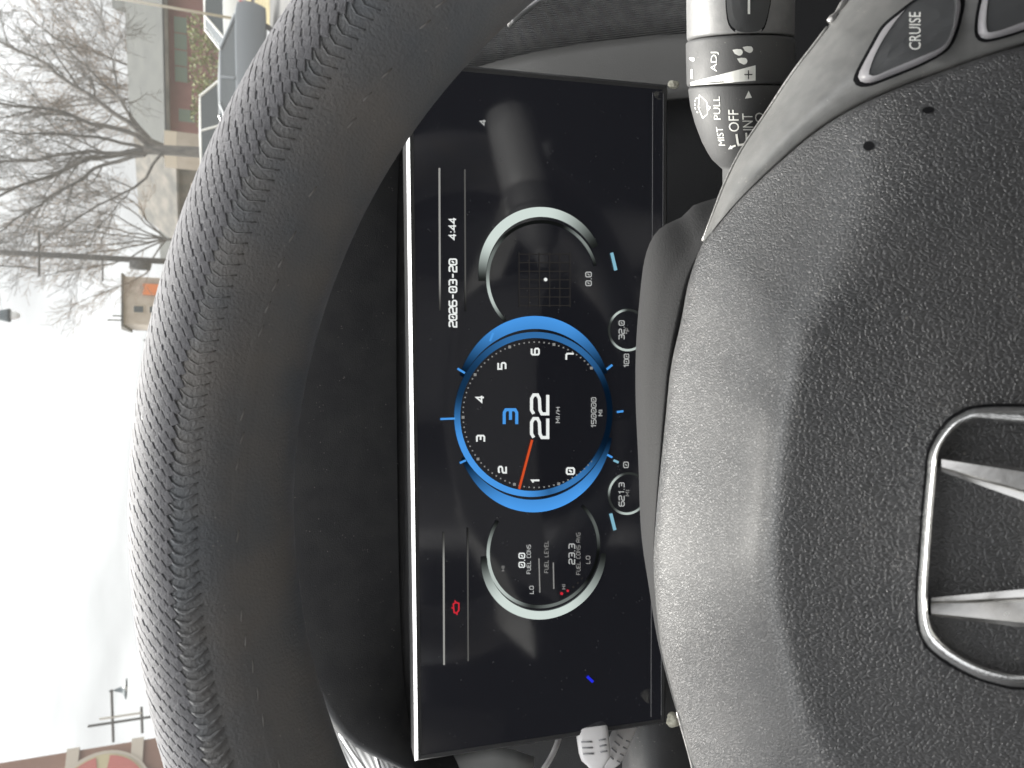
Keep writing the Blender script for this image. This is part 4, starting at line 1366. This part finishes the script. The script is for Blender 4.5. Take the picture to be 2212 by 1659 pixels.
obj('gutter', *panel(a, b, -0.4, Lr + 0.4, 3.62, 3.78, 0.62), M['grey_wall'], red)
obj('chimney', *prism((A.x * 0.75 + B.x * 0.25, A.y + 3), (A.x * 0.75 + B.x * 0.25 + 0.5, A.y + 3), 0.5, 4.5, 5.6), M['pale_band'], red)
# right neighbour just inside the frame
a, b = xy(460, 22, 52), xy(460, -250, 50)
h2 = thing('grey_house', 'pale house at the far right edge beyond the red building', 'building', loc=(a[0], a[1], 0))
obj('wall', *prism(a, b, 8, 0, 5.4), M['tan_wall'], h2)
obj('roof', *gable(a, b, 8, 5.3, 8.2, 0.4), M['grey_roof'], h2)

# greyish houses in the middle distance, left of the big tree
a, b = xy(460, 520, 66), xy(460, 372, 62)
h3 = thing('weathered_house', 'weathered grey-brown house left of the big bare tree', 'building', loc=(a[0], a[1], 0))
obj('wall', *prism(a, b, 9, 0, 4.2), M['grey_wall'], h3)
obj('roof', *gable(a, b, 9, 4.1, 7.7, 0.4), M['grey_wall'], h3)
for k in range(3):
    w = obj('window', *panel(a, b, 0.7 + 1.9 * k, 1.6 + 1.9 * k, 1.8, 3.2, 0.06), M['pale_band'], h3)
    obj('pane', *panel(a, b, 0.8 + 1.9 * k, 1.5 + 1.9 * k, 1.9, 3.1, 0.09), M['dark_pane'], h3 if False else w)
a, b = xy(460, 372, 36), xy(460, 336, 35)
kiosk = thing('wooden_kiosk', 'small brown kiosk with white top behind the tree trunk', 'kiosk', loc=(a[0], a[1], 0))
obj('wall', *prism(a, b, 1.2, 0, 3.05), M['tan_wall'], kiosk)
obj('roof', *prism(a, b, 1.2, 3.06, 3.6), M['pale_band'], kiosk)
a, b = xy(460, 592, 74), xy(460, 522, 72)
h4 = thing('green_shed', 'low pale green shed behind the utility pole', 'building', loc=(a[0], a[1], 0))
obj('wall', *prism(a, b, 6, 0, 4.3), M['teal_board'], h4)
obj('roof', *gable(a, b, 6, 4.2, 6.4, 0.3), M['grey_roof'], h4)
a, b = xy(460, 705, 70), xy(460, 606, 70)
A, B = Vector(a), Vector(b)
h5 = thing('tan_house', 'two-storey tan house with dark roof line and orange gable', 'building', loc=(a[0], a[1], 0))
obj('wall', *prism(a, b, 8, 0, 9.0), M['tan_wall'], h5)
obj('roof', *gable(a, b, 8, 9.0, 9.6, 0.25), M['grey_wall'], h5)
for s0, z0 in ((1.0, 6.0), (1.0, 7.3)):
    w = obj('window', *panel(a, b, s0, s0 + 0.75, z0, z0 + 0.95, 0.06), M['pale_band'], h5)
    obj('pane', *panel(a, b, s0 + 0.08, s0 + 0.67, z0 + 0.08, z0 + 0.87, 0.09), M['dark_pane'], w)
obj('awning', *panel(a, b, 2.7, 3.7, 6.0, 7.4, 0.4), M['sign_orange'], h5)
obj('vent_pipe', *tube([(A.x + 0.4, A.y + 1, 9), (A.x + 0.4, A.y + 1, 10.4)], 0.07, 6), M['grey_wall'], h5)
obj('vent_pipe', *tube([(A.x + 0.8, A.y + 1, 9), (A.x + 0.8, A.y + 1, 10.0)], 0.07, 6), M['grey_wall'], h5)
a, b = xy(460, 760, 82), xy(460, 708, 82)
h6 = thing('dark_shed', 'low dark shed at the left of the tan house', 'building', loc=(a[0], a[1], 0))
obj('wall', *prism(a, b, 6, 0, 6.6), M['grey_wall'], h6)
obj('roof', *gable(a, b, 6, 6.5, 7.2, 0.2), M['grey_wall'], h6)
for k, py in enumerate((716, 738)):
    q = P(460, py, 80)
    obj('post', *tube([(q.x, q.y, 0), (q.x, q.y, 9.0 - 0.8 * k)], 0.09, 6), M['pole_wood'], h6)

# brown building at the left edge with a round sign
a, b = xy(460, 2000, 11.2), xy(460, 1574, 13)
A, B = Vector(a), Vector(b)
t = (B - A).normalized()
brown = thing('brown_building', 'tall brown building with pale bands at the left edge', 'building', loc=(a[0], a[1], 0))
obj('wall', *prism(a, b, 8, 0, 8), M['brown_wall'], brown)
L = (B - A).length
def zat(px):
    d = ray_dir(px, 1620)
    # height above ground at the wall distance
    k = B.y / d.y
    return CAM.z + d.z * k
for px in (159, 298):
    z = zat(px)
    obj('band', *panel(a, b, 0, L + 0.03, z - 0.09, z + 0.09, 0.06), M['pale_band'], brown)
obj('cornice', *panel(a, b, -0.1, L + 0.12, 7.8, 8.1, 0.2), M['pale_band'], brown)
zc = zat(228)
cen = Vector((B.x, B.y, zc)) - Vector((t.x, t.y, 0)) * 0.84
nrm = Vector((t.y, -t.x, 0))
sign = thing('round_sign', 'round red and yellow sign on the brown building', 'sign', loc=tuple(cen))
def disc(r0, r1, a0, a1, out, n=24):
    rows = [[cen + nrm * out + (Vector((t.x, t.y, 0)) * math.cos(a0 + (a1 - a0) * k / n) + Vector((0, 0, 1)) * math.sin(a0 + (a1 - a0) * k / n)) * r for k in range(n + 1)] for r in (r0, r1)]
    return loft(rows)
obj('sign_rim', *disc(0.0, 0.74, 0, 2 * math.pi, 0.08, 40), M['pale_band'], sign)
obj('sign_face', *disc(0.0, 0.68, 0, 2 * math.pi, 0.10, 40), M['sign_yellow'], sign)
for k in range(3):
    obj('red_segment', *disc(0.36, 0.65, math.radians(-62 + 72 * k), math.radians(-8 + 72 * k), 0.115), M['sign_red'], sign)

# ------------------------------------------------------------------ poles and lamps
def ground_pole(px, py, d):
    q = P(px, py, d)
    return Vector((q.x, q.y, 0))
def vert(px, base):
    """height at which the vertical through base crosses grid line px"""
    lo, hi = -5.0, 60.0
    for _ in range(50):
        m_ = (lo + hi) / 2
        q = Vector((base.x, base.y, m_)) - CAM
        x = CX - FPX * q.dot(UP) / q.dot(FWD)
        if x > px:
            lo = m_
        else:
            hi = m_
    return m_
base = ground_pole(60, 548, 42)
pole = thing('utility_pole', 'dark wooden utility pole with crossarm left of the big tree', 'utility pole', loc=tuple(base))
obj('pole', *tube([base, base + Vector((0, 0, 16))], [0.19, 0.15], 8), M['pole_wood'], pole, smooth=True)
for px, l0, l1, r in ((85, 1.25, 1.25, 0.07), (222, 1.4, 0.0, 0.05)):
    z = vert(px, base)
    obj('crossarm', *tube([base + Vector((-l0, -0.1, z)), base + Vector((l1, -0.1, z))], r, 6), M['pole_wood'], pole)
obj('riser_pipe', *tube([base + Vector((-0.78, -0.1, vert(80, base))), base + Vector((-0.78, -0.1, 16))], 0.035, 6), M['pole_wood'], pole)
z = vert(285, base)
obj('transformer', *tube([base + Vector((-0.35, -0.2, z - 1.0)), base + Vector((-0.35, -0.2, z + 0.1))], 0.28, 12), M['pole_wood'], pole, smooth=True)

base = ground_pole(250, 1560, 30)
ant = thing('bracket_pole', 'thin dark pole with two crossarms by the brown building', 'pole', loc=tuple(base))
zt = vert(190, base)
obj('pole', *tube([base, base + Vector((0, 0, zt))], 0.055, 6), M['pole_wood'], ant)
b2 = base + Vector((0.22, 0, 0))
obj('side_rod', *tube([b2 + Vector((0, 0, vert(306, b2))), b2 + Vector((0, 0, vert(215, b2)))], 0.045, 6), M['pole_pale'], ant)
for px, l0, l1 in ((243, 0.8, 1.32), (306, 0.62, 0.45)):
    z = vert(px, base)
    obj('crossarm', *tube([base + Vector((-l0, 0.03, z - 0.03 * l0)), base + Vector((l1, 0.03, z + 0.03 * l1))], 0.055, 6), M['pole_wood'], ant)
zc = vert(243, base) + 0.03
lc = base + Vector((1.28, 0.03, zc))
lamp = thing('bell_lamp', 'dark bell-shaped lamp hanging from the crossarm', 'street lamp', loc=tuple(lc))
rows = []
for r, z in ((0.05, -0.12), (0.07, -0.2), (0.12, -0.34), (0.22, -0.44), (0.40, -0.5), (0.42, -0.53)):
    rows.append([lc + Vector((r * math.cos(q * math.pi / 8), r * math.sin(q * math.pi / 8), z)) for q in range(16)])
obj('shade', *loft(rows, True), M['lamp_metal'], lamp, smooth=True)
obj('hanger', *tube([lc + Vector((0, 0, 0.1)), lc + Vector((0, 0, -0.16))], 0.03, 6), M['lamp_metal'], lamp)
obj('bulb_cover', *tube([lc + Vector((0, 0, -0.42)), lc + Vector((0, 0, -0.56))], [0.14, 0.07], 10), M['lamp_glass'], lamp, smooth=True)

# lamp head hanging into the top of the view
hc = P(10, 681, 16)
lamp2 = thing('hanging_lamp', 'dark lamp head hanging into the sky at the top', 'street lamp', loc=tuple(hc))
rows = []
for r, z in ((0.03, 0.5), (0.05, 0.2), (0.11, 0.08), (0.145, -0.06), (0.15, -0.1), (0.10, -0.12)):
    rows.append([hc + Vector((r * math.cos(q * math.pi / 8), r * math.sin(q * math.pi / 8), z)) for q in range(16)])
obj('housing', *loft(rows, True, True), M['lamp_metal'], lamp2, smooth=True)
rows = []
for r, z in ((0.09, -0.10), (0.085, -0.2), (0.05, -0.27), (0.01, -0.29)):
    rows.append([hc + Vector((r * math.cos(q * math.pi / 8), r * math.sin(q * math.pi / 8), z)) for q in range(16)])
obj('globe', *loft(rows, True, True), M['lamp_glass'], lamp2, smooth=True)
obj('hanger_rod', *tube([hc + Vector((0, 0, 0.4)), hc + Vector((0, 0, 4.5))], 0.02, 6), M['lamp_metal'], lamp2)
obj('span_arm', *tube([hc + Vector((0, 0, 4.4)), hc + Vector((-18, -2, 4.6))], 0.04, 6), M['lamp_metal'], lamp2)
obj('mast', *tube([hc + Vector((-18, -2, 4.8)), Vector((hc.x - 18, hc.y - 2, 0))], 0.09, 8), M['lamp_metal'], lamp2)

base = ground_pole(430, 27, 27)
post = thing('pale_post', 'slender pale post in front of the red building', 'post', loc=tuple(base))
obj('pole', *tube([base, base + Vector((0, 0, 7.5))], 0.05, 8), M['pole_pale'], post, smooth=True)
z = vert(290, base)
obj('stay', *tube([base + Vector((0, 0, z)), base + Vector((0.8, 0, z + 0.05))], 0.015, 6), M['pole_wood'], post)
obj('base_plate', *box(base + Vector((0, 0, 0.02)), 0.3, 0.3, 0.05), M['pole_pale'], post)

# ------------------------------------------------------------------ trees
def tree(name, label, base, limbs, trunk_r, bark, twigm, seed, levels, lens, spread, group=None, dens=(7, 6, 4), trunk_top=None, rmin=0.006, droop=0.0):
    """limbs: list of lists of 3D points that start on the trunk"""
    rnd = random.Random(seed)
    root = thing(name, label, 'tree', group=group, loc=tuple(base))
    tt = trunk_top
    pts = [base, base.lerp(tt, 0.1), base.lerp(tt, 0.5) + Vector((0.05, 0, 0)), tt]
    obj('trunk', *tube(pts, [trunk_r * 1.5, trunk_r * 1.12, trunk_r, trunk_r * 0.9], 12), bark, root, smooth=True)
    VV, FF = [[], []], [[], []]
    def add(slot, pts, rads, sides):
        v, f = tube(pts, rads, sides, False)
        o = len(VV[slot])
        VV[slot].extend(v)
        FF[slot].extend(tuple(i + o for i in q) for q in f)
    def grow(p, d, r, level, length):
        n = 4 if level < 2 else 3
        pts, q, dd = [p], p.copy(), d.copy()
        for k in range(n):
            dd = (dd + Vector((rnd.gauss(0, 0.13), rnd.gauss(0, 0.13), rnd.gauss(0.03 - droop, 0.10)))).normalized()
            q = q + dd * length / n
            pts.append(q)
        rads = [max(rmin, r * (1 - 0.75 * k / n)) for k in range(n + 1)]
        add(0 if level == 0 else 1, pts, rads, 5 if level < 1 else (4 if level < 2 else 3))
        if level + 1 < levels:
            sprout(pts, rads, level + 1, length)
    def sprout(pts, rads, level, length):
        cnt = dens[min(level, len(dens)) - 1]
        for k in range(cnt):
            t = (0.18 + 0.82 * (k + rnd.random()) / cnt) * (len(pts) - 1)
            i = min(int(t), len(pts) - 2)
            p = pts[i].lerp(pts[i + 1], t - i)
            ax = (pts[i + 1] - pts[i]).normalized()
            side = Vector((rnd.gauss(0, 1), rnd.gauss(0, 0.8), rnd.gauss(0.15, 0.7)))
            side = (side - ax * side.dot(ax)).normalized()
            an = math.radians(rnd.uniform(*spread))
            d = ax * math.cos(an) + side * math.sin(an)
            grow(p, d, max(rmin, rads[i] * rnd.uniform(0.35, 0.6)), level, lens[min(level, len(lens)) - 1] * rnd.uniform(0.6, 1.25))
    for pl, r in limbs:
        n = 14
        pts = [Vector(q) for q in cr([tuple(q) for q in pl], n)]
        pts = [q + Vector((rnd.gauss(0, 0.04), rnd.gauss(0, 0.04), rnd.gauss(0, 0.04))) * (i > 0) for i, q in enumerate(pts)]
        rads = [max(rmin * 2, r * (1 - 0.7 * i / (n - 1))) for i in range(n)]
        add(0, pts, rads, 7)
        sprout(pts, rads, 1, 2.0)
    obj('limbs', VV[0], FF[0], bark, root, smooth=True)
    if VV[1]:
        obj('twigs', VV[1], FF[1], twigm, root, kind='stuff')
    return root

TD = 27
base = ground_pole(400, 325, TD)
tt = P(312, 322, TD)
def limb(pts, r):
    return ([P(px, py, TD + dz) for px, py, dz in pts], r * 0.72)
limbs = [
    limb([(330, 318, 0), (300, 285, 0.2), (255, 250, 0.5), (160, 182, 1.0), (60, 118, 1.6), (-60, 60, 2)], 0.15),
    limb([(325, 318, 0), (285, 290, -0.3), (200, 265, -0.6), (110, 238, -0.8), (0, 225, -1), (-90, 210, -1)], 0.13),
    limb([(318, 325, 0), (250, 330, 0.3), (180, 330, 0.4), (60, 345, 0.6), (-80, 352, 0.8)], 0.13),
    limb([(318, 330, 0), (260, 338, -0.3), (200, 342, -0.5), (100, 383, -0.9), (0, 417, -1.2), (-70, 440, -1.4)], 0.13),
    limb([(312, 334, 0), (265, 345, 0.5), (215, 360, 0.9), (120, 420, 1.4), (0, 500, 2.0), (-50, 530, 2.2)], 0.11),
    limb([(350, 330, 0), (330, 365, 0.3), (300, 395, 0.5), (210, 445, 1), (140, 490, 1.2), (40, 560, 1.6)], 0.075),
    limb([(335, 316, 0), (300, 272, 0.6), (270, 232, 1.0), (200, 160, 1.8), (130, 92, 2.4), (60, 30, 3)], 0.10),
    limb([(320, 322, 0), (220, 300, -0.7), (120, 290, -1.2), (0, 285, -1.8), (-80, 280, -2)], 0.09),
    limb([(290, 270, 0.6), (255, 195, 0.9), (245, 130, 1.2), (200, 70, 1.6)], 0.05),
    limb([(300, 395, 0.5), (270, 430, 0.2), (240, 460, -0.2), (190, 520, -0.5)], 0.04),
]
tree('bare_tree', 'big bare tree with fanning limbs in front of the red building', base, limbs, 0.20, M['bark'], M['bark'], 8, 4, (2.2, 1.1, 0.6), (20, 55), dens=(13, 7, 4), trunk_top=tt, rmin=0.0065)

def small_tree(label, px, py, d, top_px, width, n, seed, dens, lens, m='twig_brown', rmin=0.012, r=0.12):
    base = ground_pole(px, py, d)
    ztop = vert(top_px, base)
    fork = base + Vector((0, 0, ztop * 0.34))
    rnd = random.Random(seed)
    limbs = []
    for k in range(n):
        s = (k + 0.5) / n * 2 - 1 + rnd.uniform(-0.1, 0.1)
        end = base + Vector((s * width, rnd.uniform(-1.5, 1.5), ztop * (1 - 0.3 * s * s) * rnd.uniform(0.85, 1.05)))
        mid = fork.lerp(end, 0.5) + Vector((s * width * 0.08, 0, -0.1 * ztop * abs(s)))
        limbs.append(([fork - Vector((0, 0, 0.3)), fork.lerp(mid, 0.5), mid, end], r * 0.55))
    tree('bare_tree', label, base, limbs, r, M['bark'], M[m], seed, 4, lens, (20, 50), dens=dens, trunk_top=fork, rmin=rmin)
small_tree('brownish bare tree behind the utility pole', 400, 520, 56, 20, 5.0, 9, 21, (8, 6, 4), (3.0, 1.6, 0.8))
small_tree('brownish bare tree behind the red building, right of the big tree', 380, 190, 62, 60, 7.0, 10, 22, (8, 6, 4), (3.2, 1.7, 0.9), rmin=0.014)

def shrub(label, px, py, d, top_px, w, seed):
    base = ground_pole(px, py, d)
    h = vert(top_px, base)
    rnd = random.Random(seed)
    root = thing('shrub', label, 'shrub', group='shrubs along the red building', loc=tuple(base))
    V, F = [], []
    for k in range(420):
        u = rnd.random() * 2 * math.pi
        zz_ = rnd.random()
        rr = w * math.sqrt(rnd.random()) * (1 - 0.5 * abs(zz_ - 0.45))
        c = base + Vector((rr * math.cos(u), rr * math.sin(u) * 0.6, 0.15 + (h - 0.15) * zz_))
        a = Vector((rnd.gauss(0, 1), rnd.gauss(0, 1), rnd.gauss(0, 1))).normalized() * rnd.uniform(0.05, 0.11)
        b = a.cross(Vector((rnd.gauss(0, 1), rnd.gauss(0, 1), rnd.gauss(0, 1)))).normalized() * rnd.uniform(0.04, 0.09)
        o = len(V)
        V += [c - a, c + b, c + a, c - b]
        F.append((o, o + 1, o + 2, o + 3))
    obj('foliage', V, F, M['shrub'], root, kind='stuff')
    V, F = join(*[tube([base, base + Vector((rnd.uniform(-w, w) * 0.6, rnd.uniform(-w, w) * 0.3, h * 0.7))], [0.02, 0.008], 5) for _ in range(5)])
    obj('stems', V, F, M['bark'], root)
for k, (py, tp, w, lab) in enumerate(((60, 404, 0.9, 'yellow-green shrub nearest the right edge, before the red building'), (100, 410, 0.8, 'second yellow-green shrub from the right, before the red building'),
                                      (150, 408, 0.9, 'third yellow-green shrub from the right, before the red building'), (200, 414, 0.8, 'fourth yellow-green shrub from the right, before the red building'),
                                      (245, 412, 0.8, 'yellow-green shrub nearest the tree trunk'))):
    shrub(lab, 440, py, 35, tp, w, 40 + k)

# ------------------------------------------------------------------ parked vehicles
def vehicle(name, label, cat, origin, head, prof, roofp, width, paint, tail=True, group='parked vehicles'):
    """side profile in metres from the rear (x) and height (z); roofp: glass house profile; head: unit vector of travel"""
    o = Vector((origin[0], origin[1], 0))
    hx = Vector((head[0], head[1], 0)).normalized()
    sd_ = Vector((-hx.y, hx.x, 0))
    root = thing(name, label, cat, group=group, loc=tuple(o))
    def pt(x, s, z):
        return o + hx * x + sd_ * s + Vector((0, 0, z))
    Lh = max(p[0] for p in prof)
    w = width / 2
    ring = cr(prof, 48, True)
    rows = []
    for s, k in ((-1.0, 0.90), (-0.985, 0.965), (-0.9, 1.0), (0.9, 1.0), (0.985, 0.965), (1.0, 0.90)):
        c = Vector((Lh / 2, 0.65))
        rows.append([pt(c.x + (q.x - c.x) * (0.97 + 0.03 * k), s * w, c.y + (q.y - c.y) * k) for q in ring])
    v, f = loft(rows, True, True)
    obj('body', v, f, paint, root, smooth=True)
    # glass house
    (x0, z0), (x1, z1), (x2, z2), (x3, z3) = roofp
    wt = w * 0.78
    low = [pt(x0, -w * 0.94, z0), pt(x3, -w * 0.94, z3), pt(x3, w * 0.94, z3), pt(x0, w * 0.94, z0)]
    top = [pt(x1, -wt, z1), pt(x2, -wt, z2), pt(x2, wt, z2), pt(x1, wt, z1)]
    obj('glass_house', low + top, [(0, 1, 5, 4), (1, 2, 6, 5), (2, 3, 7, 6), (3, 0, 4, 7)], M['dark_pane'], root)
    up = Vector((0, 0, 0.05))
    rp = [q + up for q in top]
    mid = (top[0] + top[1] + top[2] + top[3]) / 4 + Vector((0, 0, 0.09))
    obj('roof', top + rp + [mid], [(0, 1, 5, 4), (1, 2, 6, 5), (2, 3, 7, 6), (3, 0, 4, 7), (4, 5, 8), (5, 6, 8), (6, 7, 8), (7, 4, 8)], paint, root, smooth=False, bevel=0.03)
    for i, j in ((0, 4), (1, 5), (2, 6), (3, 7)):
        obj('pillar', *tube([low[i], top[i] + up * 0.6], 0.045, 6), paint, root)
    for e in (-1, 1):
        s0, s1 = w * 0.95 * e, wt * 1.01 * e
        xm, zm = (x0 + x3) / 2, z0
        obj('pillar', *tube([pt(xm, s0, zm), pt((x1 + x2) / 2, s1, z1 + 0.02)], 0.04, 6), paint, root)
        for xw in (0.17 * Lh, 0.81 * Lh):
            c = pt(xw, e * w * 0.93, 0.33)
            rows = []
            for rr, off in ((0.2, 0.02), (0.33, 0.02), (0.335, -0.02), (0.335, -0.18), (0.2, -0.2)):
                rows.append([c + sd_ * (e * off) + hx * (rr * math.cos(q * math.pi / 10)) + Vector((0, 0, rr * math.sin(q * math.pi / 10))) for q in range(20)])
            wh = obj('wheel', *loft(rows, True), M['tyre'], root, smooth=True)
            rows = [[c + sd_ * (e * off) + hx * (rr * math.cos(q * math.pi / 10)) + Vector((0, 0, rr * math.sin(q * math.pi / 10))) for q in range(20)] for rr, off in ((0.2, 0.015), (0.17, -0.01), (0.03, 0.0))]
            obj('rim', *loft(rows, True), M['silver'], wh, smooth=True)
        tl = box((0, 0, 0), 0.12, 0.3, 0.16)
        obj('tail_light', [pt(0.06 + q.x, e * (w - 0.17) + q.y, 0.82 + q.z) for q in tl[0]], tl[1], M['tail_red'], root, bevel=0.02)
        obj('headlight', [pt(Lh - 0.12 + q.x, e * (w - 0.2) + q.y, 0.7 + q.z) for q in tl[0]], tl[1], M['lamp_glass'], root, bevel=0.02)
    return root
sedan = [(0.05, 0.35), (0.0, 0.6), (0.06, 0.95), (0.5, 1.0), (1.6, 0.98), (3.3, 0.93), (4.2, 0.78), (4.5, 0.6), (4.5, 0.35), (4.2, 0.25), (0.4, 0.25)]
suv = [(0.05, 0.4), (0.0, 0.7), (0.05, 1.1), (1.0, 1.14), (3.2, 1.12), (4.1, 1.02), (4.6, 0.8), (4.62, 0.45), (4.3, 0.3), (0.4, 0.3)]
q = P(500, 22, 19)
vehicle('parked_car', 'blue-grey parked sedan, the nearest car, with red tail light', 'car', (q.x, q.y), (-1, 0.12), sedan, [(0.35, 0.98), (1.2, 1.3), (2.5, 1.3), (3.4, 0.94)], 1.75, M['paint_blue'])
q = P(460, 150, 27)
vehicle('parked_car', 'white parked sport utility car with roof pillars, left of the pale post', 'car', (q.x - 4.2, q.y), (1, 0.0), suv, [(0.25, 1.12), (0.5, 1.86), (2.9, 1.9), (3.7, 1.1)], 1.8, M['paint_white'])
q = P(460, 122, 29)
vehicle('parked_car', 'white parked car at the right edge with its nose at the pale post', 'car', (q.x + 4.6, q.y + 1.0), (-1, 0.05), suv, [(0.25, 1.12), (0.6, 1.75), (2.8, 1.78), (3.6, 1.1)], 1.8, M['paint_white'])
